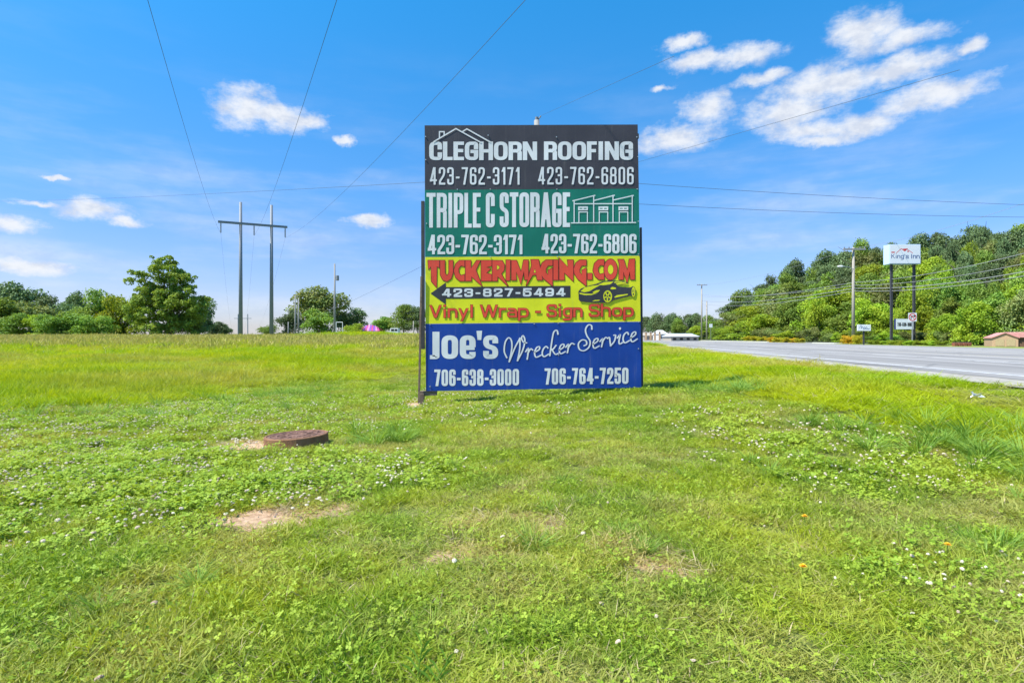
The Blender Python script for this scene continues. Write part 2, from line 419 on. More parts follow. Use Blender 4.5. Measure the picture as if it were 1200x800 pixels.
# ------------------------------------------------------------------ ground
def axis(n, a, b): 
    i = np.linspace(-1, 1, n); return np.sinh(i * b) / math.sinh(b) * a
gx = axis(361, 1600, 7.2); gy = axis(361, 1600, 7.2) + 4.0
X, Y = np.meshgrid(gx, gy); Z = height(X, Y)
Tg, Sg = ts(X, Y)
Z = Z - np.where((Tg > 7.0) & (Tg < 31.5), 0.06, 0)
nx, ny = len(gx), len(gy)
idx = np.arange(nx * ny).reshape(ny, nx)
fq = np.stack([idx[:-1, :-1], idx[:-1, 1:], idx[1:, 1:], idx[1:, :-1]], -1).reshape(-1, 4)
me = np_mesh('ground', np.stack([X, Y, Z], -1).reshape(-1, 3), [fq], None, True)
a = me.attributes.new('dirt', 'FLOAT', 'POINT'); a.data.foreach_set('value', dirt_mask(X.ravel(), Y.ravel()).astype(np.float32))
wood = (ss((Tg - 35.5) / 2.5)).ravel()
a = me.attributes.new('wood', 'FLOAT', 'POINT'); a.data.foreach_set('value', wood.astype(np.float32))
m, t, out = new_mat('ground')
b = t.nodes.new('ShaderNodeBsdfPrincipled'); b.inputs['Roughness'].default_value = .95; b.inputs['Specular IOR Level'].default_value = .15
g = t.nodes.new('ShaderNodeNewGeometry')
def tn(scale, det=6, rough=.6):
    n = t.nodes.new('ShaderNodeTexNoise'); n.inputs['Scale'].default_value = scale; n.inputs['Detail'].default_value = det; n.inputs['Roughness'].default_value = rough
    t.links.new(g.outputs['Position'], n.inputs['Vector']); return n.outputs['Fac']
def mixc(f, c1, c2, lo=.35, hi=.65):
    n = t.nodes.new('ShaderNodeMixRGB'); 
    t.links.new(smooth_node(t, f, lo, hi) if lo is not None else f, n.inputs[0])
    for i, c in ((1, c1), (2, c2)):
        if isinstance(c, tuple): n.inputs[i].default_value = (*c, 1)
        else: t.links.new(c, n.inputs[i])
    return n.outputs[0]
turf = mixc(tn(3.0), (.10, .15, .025), (.20, .22, .05))
turf = mixc(tn(60, 8, .8), turf, (.26, .24, .08), .46, .62)
turf = mixc(tn(140, 4, .8), turf, (.05, .07, .015), .52, .62)
soil = mixc(tn(18), (.36, .22, .13), (.58, .40, .26))
soil = mixc(tn(120, 3), soil, (.24, .16, .10), .60, .72)
ad = t.nodes.new('ShaderNodeAttribute'); ad.attribute_name = 'dirt'
dm = math_node(t, 'ADD', ad.outputs['Fac'], math_node(t, 'MULTIPLY', math_node(t, 'SUBTRACT', tn(25), .5), .7))
colr = mixc(dm, turf, soil, .25, .50)
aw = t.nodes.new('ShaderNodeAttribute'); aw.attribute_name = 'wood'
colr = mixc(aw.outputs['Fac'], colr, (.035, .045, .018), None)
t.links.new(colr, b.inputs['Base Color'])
bp = t.nodes.new('ShaderNodeBump'); bp.inputs['Strength'].default_value = .7; bp.inputs['Distance'].default_value = .03
t.links.new(tn(40, 8, .7), bp.inputs['Height']); t.links.new(bp.outputs[0], b.inputs['Normal'])
t.links.new(b.outputs[0], out.inputs[0])
M['ground'] = m
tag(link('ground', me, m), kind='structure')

# ------------------------------------------------------------------ road and its markings
RZ = .55
def strip(name, t0, t1, s0, s1, z, material, n=120, wob=0.0, seed=0, parent=None, thick=0):
    ssv = np.linspace(0, 1, n) ** 1.8 * (s1 - s0) + s0
    vs = []
    for i, s in enumerate(ssv):
        a = t0 + (vnoise(s, 0, .5, seed) - .5) * wob + (vnoise(s, 0, .13, seed + 1) - .5) * wob * .5
        bq = t1
        for tt in (a, bq):
            vs.append((tt * TX + s * TY, -tt * TY + s * TX, z))
    f = [(2 * i, 2 * i + 1, 2 * i + 3, 2 * i + 2) for i in range(n - 1)]
    mb = MB(); mb.add(vs, f); return mb.build(name, material, parent)
def P(tt, s, z=0): return (tt * TX + s * TY, -tt * TY + s * TX, z)
m, t, out = new_mat('asphalt')
b = t.nodes.new('ShaderNodeBsdfPrincipled'); b.inputs['Roughness'].default_value = .85; b.inputs['Specular IOR Level'].default_value = .25
g = t.nodes.new('ShaderNodeNewGeometry')
rot = t.nodes.new('ShaderNodeVectorRotate'); rot.rotation_type = 'Z_AXIS'; rot.inputs['Angle'].default_value = R(7.2)
t.links.new(g.outputs['Position'], rot.inputs['Vector'])
def tv(vec, scale, det=6, rough=.6):
    n = t.nodes.new('ShaderNodeTexNoise'); n.inputs['Scale'].default_value = scale; n.inputs['Detail'].default_value = det; n.inputs['Roughness'].default_value = rough
    t.links.new(vec, n.inputs['Vector']); return n.outputs['Fac']
asp = mixc(tv(vmath(t, 'MULTIPLY', rot.outputs[0], (1.4, .04, 1)), 1.0, 4), (.190, .180, .170), (.345, .327, .310), .3, .7)
asp = mixc(tv(vmath(t, 'MULTIPLY', rot.outputs[0], (.25, .12, 1)), 1.0, 5), asp, (.34, .32, .30), .5, .8)
asp = mixc(tv(rot.outputs[0], 60, 3), asp, (.15, .15, .15), .58, .75)
vor = t.nodes.new('ShaderNodeTexVoronoi'); vor.feature = 'DISTANCE_TO_EDGE'; vor.inputs['Scale'].default_value = .35
t.links.new(vmath(t, 'ADD', vmath(t, 'MULTIPLY', rot.outputs[0], (1.0, .6, 1)), vmath(t, 'MULTIPLY', rot.outputs[0], (0, 0, 0))), vor.inputs['Vector'])
cr = smooth_node(t, vor.outputs['Distance'], .012, .004)
cr = math_node(t, 'MULTIPLY', cr, smooth_node(t, tv(rot.outputs[0], .3, 2), .45, .6))
n = t.nodes.new('ShaderNodeMixRGB'); t.links.new(cr, n.inputs[0]); t.links.new(asp, n.inputs[1]); n.inputs[2].default_value = (.07, .07, .07, 1)
t.links.new(n.outputs[0], b.inputs['Base Color']); t.links.new(b.outputs[0], out.inputs[0])
bp = t.nodes.new('ShaderNodeBump'); bp.inputs['Strength'].default_value = .4; bp.inputs['Distance'].default_value = .01
t.links.new(tv(rot.outputs[0], 120, 3), bp.inputs['Height']); t.links.new(bp.outputs[0], b.inputs['Normal'])
M['asphalt'] = m
def worn(name, col):
    m, t2, out = new_mat(name); b = t2.nodes.new('ShaderNodeBsdfPrincipled'); b.inputs['Roughness'].default_value = .7
    g = t2.nodes.new('ShaderNodeNewGeometry'); n = t2.nodes.new('ShaderNodeTexNoise'); n.inputs['Scale'].default_value = 6; n.inputs['Detail'].default_value = 8; n.inputs['Roughness'].default_value = .75
    t2.links.new(g.outputs['Position'], n.inputs['Vector'])
    mx = t2.nodes.new('ShaderNodeMixRGB'); t2.links.new(smooth_node(t2, n.outputs['Fac'], .42, .58), mx.inputs[0])
    mx.inputs[1].default_value = (*col, 1); mx.inputs[2].default_value = (*[.5 * c + .5 * .3 for c in col], 1)
    t2.links.new(mx.outputs[0], b.inputs['Base Color']); t2.links.new(b.outputs[0], out.inputs[0]); return m
M['line_white'] = worn('worn_white_road_paint', (.66, .66, .65))
M['line_yellow'] = worn('worn_yellow_road_paint', (.50, .40, .22))
M['gravel'] = mat('gravel_shoulder', (.26, .235, .20), .95, scale=3, bump=.9, bscale=30, col2=(.43, .395, .34))
road = strip('road', 7.25, 29.4, -60, 700, RZ, M['asphalt'], 200, .10, 31); tag(road, kind='structure')
sh = strip('gravel_shoulder', 6.15, 7.5, -60, 500, RZ - .005, M['gravel'], 900, .5, 33); tag(sh, kind='structure')
mk = [strip('edge_line', 7.95, 8.09, -50, 500, RZ + .004, M['line_white']),
      strip('edge_line', 26.3, 26.42, -50, 500, RZ + .004, M['line_white']),
      strip('centre_line', 15.55, 15.68, -50, 500, RZ + .004, M['line_yellow']),
      strip('centre_line', 19.25, 19.37, -50, 500, RZ + .004, M['line_yellow'])]
for tt in (11.85, 22.9):
    mb = MB()
    for k in range(30):
        s0 = -20 + k * 12.2
        vs = [P(tt, s0, RZ + .004), P(tt + .12, s0, RZ + .004), P(tt + .12, s0 + 3, RZ + .004), P(tt, s0 + 3, RZ + .004)]
        mb.add(vs, [(0, 1, 2, 3)])
    mk.append(mb.build('lane_dashes', M['line_white']))
mb = MB()
for k in range(16):           # dark sealed joint along the lane edge
    s0 = 16 + k * 5.2 + random.random() * 2; L = 1.5 + random.random() * 2.4; w = .05 + random.random() * .05
    tt = 12.4 + random.random() * .08
    mb.add([P(tt, s0, RZ + .003), P(tt + w, s0, RZ + .003), P(tt + w * .8, s0 + L, RZ + .003), P(tt, s0 + L, RZ + .003)], [(0, 1, 2, 3)])
mk.append(mb.build('tar_joint', M['black']))
for o in mk: o.parent = road
tag(strip('verge', 29.1, 33.0, -60, 500, RZ + .001, mat('verge_turf', (.16, .22, .03), .95, scale=2, col2=(.30, .33, .06), bump=.6)), kind='structure')
# driveway mouth between the two white kerbs
def quad_strip(name, t0, t1, s0, s1, z, material):
    mb = MB(); mb.add([P(t0, s0, z), P(t1, s0, z), P(t1, s1, z), P(t0, s1, z)], [(0, 1, 2, 3)]); return mb.build(name, material)
tag(quad_strip('driveway', 29.0, 60, 79, 96, RZ + .006, M['asphalt']), kind='structure')
for (s0, s1, lab) in ((97, 150, 'long low white kerb in front of the yellow green hedge by the road'), (72, 78.5, 'short white kerb piece beside the orange shrub at the driveway')):
    mb = MB(); a0 = P(29.7, s0); a1 = P(29.7, s1)
    mb.bar((a0[0], a0[1], RZ + .06), (a1[0], a1[1], RZ + .06), .35, .15)
    tag(mb.build('kerb', M['concrete'], bevel=.02), lab, 'kerb', 'kerbs at the driveway')

# ------------------------------------------------------------------ lettering: a pen-stroke alphabet
def rounded(pts, closed, sx=1, sy=1):
    P2 = [Vector((p[0], p[1])) for p in pts]; rr = [p[2] if len(p) > 2 else 0 for p in pts]
    n = len(P2); o = []
    for i in range(n):
        if rr[i] == 0 or (not closed and i in (0, n - 1)): o.append(P2[i]); continue
        a, p, c = P2[i - 1], P2[i], P2[(i + 1) % n]
        l1, l2 = (a - p).length, (c - p).length
        r = rr[i] * min(l1, l2)
        q0 = p + (a - p) * (r / l1) if l1 else p; q1 = p + (c - p) * (r / l2) if l2 else p
        for k in range(7):
            u = k / 6; k2 = .72
            # rounder than a plain quadratic
            c0 = q0 + (p - q0) * k2; c1 = q1 + (p - q1) * k2
            o.append(q0 * (1 - u) ** 3 + c0 * 3 * u * (1 - u) ** 2 + c1 * 3 * u * u * (1 - u) + q1 * u ** 3)
    r = [o[0]]
    for q in o[1:]:
        if (q - r[-1]).length > 1e-4: r.append(q)
    if closed and (r[0] - r[-1]).length < 1e-4: r.pop()
    return r
def pen(pts, hx, hy, closed=False, cap=True):
    """outline quads of a stroke drawn with an elliptical pen"""
    q = [Vector((p[0] / hx, p[1] / hy)) for p in pts]; n = len(q)
    if n == 1: q = [q[0] - Vector((.01, 0)), q[0] + Vector((.01, 0))]; n = 2
    if cap and not closed:
        q[0] = q[0] + (q[0] - q[1]).normalized(); q[-1] = q[-1] + (q[-1] - q[-2]).normalized()
    Ls, Rs = [], []
    for i in range(n):
        if closed: d0 = (q[i] - q[i - 1]).normalized(); d1 = (q[(i + 1) % n] - q[i]).normalized()
        else:
            d0 = (q[i] - q[i - 1]).normalized() if i else (q[1] - q[0]).normalized()
            d1 = (q[i + 1] - q[i]).normalized() if i < n - 1 else d0
        n0 = Vector((-d0.y, d0.x)); n1 = Vector((-d1.y, d1.x)); mm = n0 + n1
        if mm.length < .35: mm = n1
        else: mm = mm.normalized() / max(.55, mm.normalized().dot(n1))
        Ls.append(q[i] + mm); Rs.append(q[i] - mm)
    U = lambda v: (v.x * hx, v.y * hy)
    out = []
    for i in range(n if closed else n - 1):
        j = (i + 1) % n
        out.append([U(Ls[i]), U(Rs[i]), U(Rs[j]), U(Ls[j])])
    return out
O_ = [(0, 0, .5), (1, 0, .5), (1, 1, .5), (0, 1, .5)]
G = {  # width, (box lo, hi), list of paths; ('c', pts) closed, ('o', pts) open, ('d', x0,y0,x1,y1) slanted stem with level ends
 '0': (1, (0, 1), [('c', O_)]), 'O': (1.08, (0, 1), [('c', O_)]),
 '1': (.62, (0, 1), [('o', [(1, 0), (1, 1)]), ('d', .05, .74, .9, 1)]),
 '2': (1, (0, 1), [('o', [(0, .72), (0, 1, .5), (1, 1, .5), (1, .60, .5), (.05, .16, .3), (.05, 0), (1, 0)])]),
 '3': (1, (0, 1), [('o', [(0, .76), (0, 1, .5), (1, 1, .5), (1, .53, .5), (.45, .53)]), ('o', [(.45, .53), (1, .53, .5), (1, 0, .5), (0, 0, .5), (0, .24)])]),
 '4': (1.06, (0, 1), [('o', [(0, .22), (1, .22)]), ('o', [(.76, 0), (.76, 1)]), ('d', .0, .18, .66, 1)]),
 '5': (1, (0, 1), [('o', [(1, 1), (.05, 1), (.0, .56)]), ('o', [(0, .5), (.0, .60, .3), (1, .60, .5), (1, 0, .5), (0, 0, .5), (0, .22)])]),
 '6': (1, (0, 1), [('o', [(1, .80), (1, 1, .5), (0, 1, .5), (0, .30)]), ('c', [(0, 0, .5), (1, 0, .5), (1, .57, .5), (0, .57, .5)])]),
 '7': (.95, (0, 1), [('o', [(0, 1), (1, 1)]), ('d', .35, 0, 1, .96)]),
 '8': (1, (0, 1), [('c', [(0.03, .53, .5), (.97, .53, .5), (.97, 1, .5), (0.03, 1, .5)]), ('c', [(0, 0, .5), (1, 0, .5), (1, .53, .5), (0, .53, .5)])]),
 '9': (1, (0, 1), [('o', [(0, .20), (0, 0, .5), (1, 0, .5), (1, .70)]), ('c', [(0, .43, .5), (1, .43, .5), (1, 1, .5), (0, 1, .5)])]),
 '-': (.62, (0, 1), [('o', [(.1, .40), (.9, .40)])]), ' ': (.6, (0, 1), []),
 'A': (1.15, (0, 1), [('d', 0, 0, .5, 1), ('d', 1, 0, .5, 1), ('o', [(.3, .25), (.7, .25)])]),
 'C': (1.0, (0, 1), [('o', [(1, .70), (1, 1, .5), (0, 1, .5), (0, 0, .5), (1, 0, .5), (1, .30)])]),
 'E': (.82, (0, 1), [('o', [(1, 1), (0, 1), (0, 0), (1, 0)]), ('o', [(0, .52), (.88, .52)])]),
 'F': (.78, (0, 1), [('o', [(1, 1), (0, 1), (0, 0)]), ('o', [(0, .5), (.85, .5)])]),
 'G': (1.05, (0, 1), [('o', [(1, .72), (1, 1, .5), (0, 1, .5), (0, 0, .5), (1, 0, .4), (1, .46), (.62, .46)])]),
 'H': (1.08, (0, 1), [('o', [(0, 0), (0, 1)]), ('o', [(1, 0), (1, 1)]), ('o', [(0, .5), (1, .5)])]),
 'I': (.5, (0, 1), [('o', [(.5, 0), (.5, 1)])]), 'L': (.76, (0, 1), [('o', [(0, 1), (0, 0), (1, 0)])]),
 'N': (1.12, (0, 1), [('o', [(0, 0), (0, 1)]), ('o', [(1, 0), (1, 1)]), ('d', 1, 0, 0, 1)]),
 'P': (.98, (0, 1), [('o', [(0, 0), (0, 1)]), ('o', [(0, 1), (1, 1, .5), (1, .44, .5), (0, .44)])]),
 'R': (1.04, (0, 1), [('o', [(0, 0), (0, 1)]), ('o', [(0, 1), (1, 1, .5), (1, .5, .5), (0, .5)]), ('o', [(.6, .5), (1, .46, .4), (1, 0)])]),
 'S': (1.0, (0, 1), [('b', [(1, .72), (1, 1, .5), (0, 1, .5), (0, .55, .5), (1, .45, .5), (1, 0, .5), (0, 0, .5), (0, .28)])]),
 'T': (.95, (0, 1), [('o', [(0, 1), (1, 1)]), ('o', [(.5, 0), (.5, 1)])]),
 'J': (.62, (0, 1), [('o', [(.95, 1), (.95, 0, .4), (.0, 0)])]),
 'V': (1.15, (0, 1), [('d', .5, 0, 0, 1), ('d', .5, 0, 1, 1)]),
 'W': (1.6, (0, 1), [('d', .25, 0, 0, 1), ('d', .25, 0, .5, 1), ('d', .75, 0, .5, 1), ('d', .75, 0, 1, 1)]),
 'K': (1.1, (0, 1), [('o', [(0, 0), (0, 1)]), ('d', .1, .45, .95, 1), ('d', 1, 0, .35, .62)]),
 'i': (.40, (0, .74), [('o', [(.5, 0), (.5, .93)]), ('o', [(.5, 1.47), (.5, 1.49)])]),
 'l': (.40, (0, 1.03), [('o', [(.5, 0), (.5, 1)])]),
 'n': (.92, (0, .74), [('o', [(0, 0), (0, 1)]), ('o', [(0, .7), (.1, 1, .4), (1, 1, .5), (1, 0)])]),
 'r': (.66, (0, .74), [('o', [(0, 0), (0, 1)]), ('o', [(0, .62), (.15, 1, .5), (1, 1)])]),
 'a': (.88, (0, .74), [('o', [(.1, 1), (1, 1, .5), (1, 0)]), ('o', [(1, .56), (0, .56, .5), (0, 0, .5), (1, 0)])]),
 'p': (.95, (-.27, .74), [('o', [(0, 0), (0, 1)]), ('o', [(0, .30), (1, .30, .5), (1, 1, .5), (0, 1)])]),
 'g': (.92, (-.27, .74), [('o', [(1, 1), (1, 0, .5), (.05, 0)]), ('o', [(1, .32), (0, .32, .5), (0, 1, .5), (1, 1)])]),
 'y': (.95, (-.27, .74), [('d', .5, .24, 0, 1), ('d', .25, 0, 1, 1)]),
 'h': (.92, (0, 1.03), [('o', [(0, 0), (0, 1)]), ('o', [(0, .5), (.1, .72, .4), (1, .72, .5), (1, 0)])]),
 'o': (.95, (0, .74), [('c', O_)]),
 'e': (.95, (0, .74), [('o', [(.1, .47), (.9, .47)]), ('b', [(1, .50), (1, 1, .5), (0, 1, .5), (0, 0, .5), (1, 0, .5), (1, .25)])]),
 's': (.86, (0, .74), [('b', [(1, .70), (1, 1, .5), (0, 1, .5), (0, .57, .5), (1, .43, .5), (1, 0, .5), (0, 0, .5), (0, .30)])]),
 "'": (.35, (0, 1), [('o', [(.5, .78), (.5, 1)])]),
 '.': (.35, (0, 1), [('o', [(.5, 0), (.5, 0.02)])]),
}
class Ink:
    """flat print collected in photo pixels on the sign face; k keeps overlapping strokes apart"""
    def __init__(s): s.polys = []; s.k = 0
    def stroke(s, pts, hx, hy, closed=False, cap=True, mi=0):
        for q in pen(pts, hx, hy, closed, cap): s.polys.append((q, s.k, mi))
        s.k += 1
    def poly(s, pts, mi=0):
        tri = tessellate_polygon([[Vector((p[0], p[1], 0)) for p in pts]])
        for tr in tri: s.polys.append(([pts[i] for i in tr], s.k, mi))
        s.k += 1
    def glyph(s, ch, x0, x1, yt, yb, hx, hy, grow=0, mi=0):
        w, (lo, hi), paths = G[ch]; Hc = yb - yt
        y0 = yb - lo * Hc; y1 = yb - hi * Hc
        ax, bx = x0 + hx, x1 - hx
        if bx < ax: ax = bx = (x0 + x1) / 2
        ay, by = y0 - hy, y1 + hy
        for p in paths:
            if p[0] == 'd':
                _, a, b_, c, d = p
                q = [(ax + (bx - ax) * a, y0 + (y1 - y0) * b_ + (grow if b_ == 0 else 0)), (ax + (bx - ax) * c, y0 + (y1 - y0) * d - (grow if d == 1 else 0))]
                hw = hx * 1.04 + grow
                s.poly([(q[0][0] - hw, q[0][1]), (q[0][0] + hw, q[0][1]), (q[1][0] + hw, q[1][1]), (q[1][0] - hw, q[1][1])], mi)
            else:
                pts = [(ax + (bx - ax) * v[0], ay + (by - ay) * v[1]) + tuple(v[2:]) for v in p[1]]
                s.stroke(rounded(pts, p[0] == 'c'), hx + grow, hy + grow, p[0] == 'c', p[0] != 'b', mi=mi)
    def text(s, txt, x0, x1, yt, yb, hx, hy, gap, grow=0, mi=0, slope=0.0):
        tw = sum(G[c][0] for c in txt); u = (x1 - x0 - gap * (len(txt) - 1)) / tw; x = x0
        for c in txt:
            w = G[c][0] * u; dy = slope * (x - x0)
            s.glyph(c, x, x + w, yt + dy, yb + dy, hx, hy, grow, mi); x += w + gap
    def build(s, name, mats, parent, place, base, step=.00009):
        mb = MB()
        for q, k, mi in s.polys:
            vs = [place(p[0], p[1], base + k * step) for p in q]
            mb.add(vs, [tuple(range(len(vs)))], mi)
        me_o = mb.build(name, mats, parent)
        bm = bmesh.new(); bm.from_mesh(me_o.data)
        for f in bm.faces:
            f.normal_update()
            if f.normal.y > 0: f.normal_flip()
        bm.to_mesh(me_o.data); bm.free()
        return me_o

# ------------------------------------------------------------------ the roadside billboard
SD = 10.4                                  # metres ahead
SL = (-1.60, SD, 0.05)
bill = thing('billboard', 'tall roadside billboard of four stacked printed panels standing in the grass', 'billboard', SL)
def SP(px, py, off=0.0):                   # point on the sign face in billboard space
    x, z = XZ(px, py, SD); return (x - SL[0], -off, z - SL[2])
rows = [((497.6, 147.0), (747.3, 146.0), (748.6, 221.2), (497.9, 222.6), 'p_black', 'charcoal panel with pale lettering and a roof outline'),
        ((497.9, 222.6), (748.6, 221.2), (749.6, 299.6), (498.2, 301.2), 'p_green', 'green panel with white lettering and a drawing of storage units'),
        ((498.2, 301.2), (749.6, 299.6), (750.6, 376.8), (498.7, 379.4), 'p_yellow', 'yellow panel with red lettering, black arrow and a car drawing'),
        ((498.7, 379.4), (750.6, 376.8), (751.6, 454.0), (499.2, 458.2), 'p_blue', 'blue panel with white block and script lettering')]
panels = []
def lerp2(a, b, u): return (a[0] + (b[0] - a[0]) * u, a[1] + (b[1] - a[1]) * u)
for i, (tl, tr, br, bl, mt, lab) in enumerate(rows):
    for j, (u0, u1) in enumerate(((0, .6171), (.6174, 1))):
        n = 10; mb = MB(); vs = []
        off = .0008 * j + .0008 * (i % 2)
        for k in range(n + 1):
            u = u0 + (u1 - u0) * k / n
            wav = .0008 * math.sin(u * 17 + i) * math.sin(math.pi * k / n)
            a = lerp2(tl, tr, u); c = lerp2(bl, br, u)
            c = (c[0], c[1] - .12); a = (a[0], a[1] + .06)
            for (pp, oo) in ((a, off + wav), (c, off + wav), (a, off + wav - .012), (c, off + wav - .012)):
                vs.append(SP(pp[0], pp[1], oo))
        fs = []
        for k in range(n):
            b0 = 4 * k; b1 = b0 + 4
            fs += [(b0, b0 + 1, b1 + 1, b1), (b0 + 2, b1 + 2, b1 + 3, b0 + 3), (b0, b1, b1 + 2, b0 + 2), (b0 + 1, b0 + 3, b1 + 3, b1 + 1)]
        fs += [(0, 2, 3, 1), (4 * n, 4 * n + 1, 4 * n + 3, 4 * n + 2)]
        mb.add(vs, fs)
        o = mb.build('panel', M[mt], bill); o['label'] = lab + (', left sheet' if j == 0 else ', right sheet')
        if j == 0: panels.append(o)
LB = .0040
def flush(k, name, mats, row):
    if k.polys: k.build(name, mats, panels[row], SP, LB)
    n = Ink(); n.k = k.k; return n
# charcoal panel
k = Ink()
k.text('CLEGHORN', 503.0, 629.4, 166.2, 187.9, 2.6, 1.95, 1.0)
k = flush(k, 'lettering', [M['ink_white']], 0)
k.text('ROOFING', 637.4, 741.8, 166.0, 187.7, 2.6, 1.95, 1.0)
k = flush(k, 'lettering', [M['ink_white']], 0)
k.text('423-762-3171', 503.8, 608.8, 196.2, 216.6, 1.15, 1.15, 2.3)
k = flush(k, 'lettering', [M['ink_white']], 0)
k.text('423-762-6806', 630.6, 742.4, 195.9, 216.4, 1.15, 1.15, 2.3)
k = flush(k, 'lettering', [M['ink_white']], 0)
z = lambda pts, ox, oy: [(ox + p[0] / 8.571, oy + p[1] / 8.571) for p in pts]
for pl in ([(158, 226), (380, 95), (630, 234)], [(445, 126), (490, 98), (725, 230)], [(215, 190), (215, 126), (262, 126), (262, 155)]):
    k.stroke(z(pl, 490, 140), .72, .72)
k.build('roof_drawing', [M['ink_white']], panels[0], SP, LB)
# green panel
k = Ink()
k.text('TRIPLE', 499.8, 563.4, 226.2, 266.8, 2.15, 2.3, 1.3)
k = flush(k, 'lettering', [M['ink_white']], 1)
k.text('C', 569.4, 579.8, 226.0, 266.6, 2.25, 2.5, 1.3)
k = flush(k, 'lettering', [M['ink_white']], 1)
k.text('STORAGE', 585.6, 668.0, 225.6, 266.2, 2.25, 2.5, 1.3)
k = flush(k, 'lettering', [M['ink_white']], 1)
k.text('423-762-3171', 501.3, 612.2, 275.2, 298.0, 1.62, 1.5, 1.2)
k = flush(k, 'lettering', [M['ink_white']], 1)
k.text('423-762-6806', 634.6, 745.8, 274.2, 297.0, 1.62, 1.5, 1.2)
k = flush(k, 'lettering', [M['ink_white']], 1)
zz = lambda pts: z(pts, 620, 218)
for pl in ([(425, 372), (1068, 368)], [(452, 150), (452, 368)], [(648, 100), (648, 366)], [(842, 97), (842, 366)], [(1035, 97), (1035, 364)],
           [(440, 150), (660, 96)], [(655, 146), (855, 95)], [(850, 142), (1045, 97)], [(455, 180), (1033, 179)]):
    k.stroke(zz(pl), .6, .6)
for x0 in (492, 696, 897):
    k.poly(zz([(x0, 207), (x0 + 98, 206), (x0 + 98, 246), (x0, 246)]))
    k.stroke(zz([(x0 + 8, 366), (x0 + 8, 262), (x0 + 93, 262), (x0 + 93, 366)]), .55, .55)
    for dx in (14, 56): k.poly(zz([(x0 + dx, 222), (x0 + dx + 28, 222), (x0 + dx + 28, 232), (x0 + dx, 232)]), 1)
k.build('storage_drawing', [M['ink_white'], M['p_green']], panels[1], SP, LB)
# yellow panel
YM = [M['ink_red'], M['ink_maroon'], M['ink_black'], M['ink_white'], M['ink_yellow']]
k = Ink()
k.poly([(504.6, 343.8), (522.4, 331.0), (522.4, 336.4), (668.4, 334.8), (668.4, 348.6), (522.4, 349.9), (522.4, 356.6)], 2)
k = flush(k, 'arrow', YM, 2)
k.text('423-827-5494', 518.0, 662.6, 338.2, 347.9, 1.35, 1.0, 2.6, mi=3, slope=-.006)
k = flush(k, 'lettering', YM, 2)
za = lambda p: z(p, 490, 296)
zb = lambda p: z(p, 620, 296)
Gs = [(235, 75), (235, 130), (190, 130), (168, 165), (168, 200), (192, 225), (192, 178), (235, 155), (235, 335), (150, 265), (118, 215), (110, 165), (130, 105), (170, 75)]
ell = lambda cx, cy, rx, ry, n=24: [(cx + rx * math.cos(2 * math.pi * q / n), cy + ry * math.sin(2 * math.pi * q / n)) for q in range(n)]
LET = [za([(100, 80), (213, 80), (211, 150), (188, 138), (186, 350), (135, 290), (130, 138), (105, 170)]),
       za([(222, 80), (268, 80), (270, 205), (290, 235), (310, 205), (310, 80), (350, 80), (350, 200), (332, 262), (290, 290), (250, 275), (224, 225)]),
       za([(466, 80), (466, 140), (430, 130), (407, 160), (407, 200), (430, 232), (466, 220), (466, 285), (420, 285), (378, 250), (360, 185), (378, 115), (415, 80)]),
       za([(476, 80), (530, 80), (530, 160), (588, 80), (626, 80), (580, 175), (645, 340), (535, 240), (535, 285), (476, 285)]),
       za([(634, 80), (738, 80), (738, 135), (684, 148), (730, 163), (684, 205), (738, 222), (738, 285), (634, 285)]),
       za([(746, 80), (845, 82), (868, 125), (862, 180), (835, 212), (905, 338), (798, 238), (795, 285), (746, 285)]),
       za([(884, 76), (925, 76), (920, 280), (884, 280)]),
       za([(938, 80), (988, 80), (1033, 195), (1060, 76), (1106, 76), (1106, 272), (1070, 272), (1062, 185), (1031, 315), (985, 190), (985, 277), (938, 277)]),
       zb([(20, 72), (95, 72), (135, 275), (82, 275), (72, 222), (36, 226), (-29, 335), (-12, 268), (26, 130)]),
       zb([(x + 0, y) for x, y in Gs]), zb([(245, 75), (291, 75), (291, 275), (245, 275)]),
       zb([(303, 55), (392, 150), (386, 75), (443, 75), (443, 288), (352, 200), (354, 275), (305, 275)]),
       zb([(x + 339, y) for x, y in Gs]), zb([(588, 210), (633, 210), (633, 270), (588, 270)]),
       zb([(752, 70), (752, 130), (715, 125), (692, 155), (692, 190), (712, 220), (752, 208), (752, 270), (700, 270), (662, 235), (642, 180), (656, 110), (695, 72)]),
       zb(ell(818, 170, 66, 104)),
       zb([(893, 70), (950, 70), (985, 180), (1006, 68), (1060, 66), (1060, 270), (1018, 270), (1010, 185), (985, 305), (946, 190), (946, 270), (902, 270), (906, 110)])]
for l in LET: k.stroke(l, .72, .72, True, mi=1)
for l in LET: k.poly(l, 0)
for l in (za([(792, 128), (815, 140), (815, 160), (792, 172)]), zb([(58, 165), (66, 200), (48, 202)]), zb(ell(818, 170, 27, 46))):
    k.stroke(l, .35, .35, True, mi=1); k.poly(l, 4)
k = flush(k, 'lettering', YM, 2)
for (w, x0, x1) in (('Vinyl', 503.4, 555.2), ('Wrap', 562.5, 619.6), ('-', 627, 634), ('Sign', 640.7, 682.6), ('Shop', 690.0, 742.4)):
    dy = -(x0 - 503) * .006
    k.text(w, x0, x1, 357.6 + dy, 372.2 + dy, 1.25, 1.05, 1.2, grow=.42, mi=1)
for (w, x0, x1) in (('Vinyl', 503.4, 555.2), ('Wrap', 562.5, 619.6), ('-', 627, 634), ('Sign', 640.7, 682.6), ('Shop', 690.0, 742.4)):
    dy = -(x0 - 503) * .006
    k.text(w, x0, x1, 357.6 + dy, 372.2 + dy, 1.25, 1.05, 1.2, mi=0)
k = flush(k, 'lettering', YM, 2)
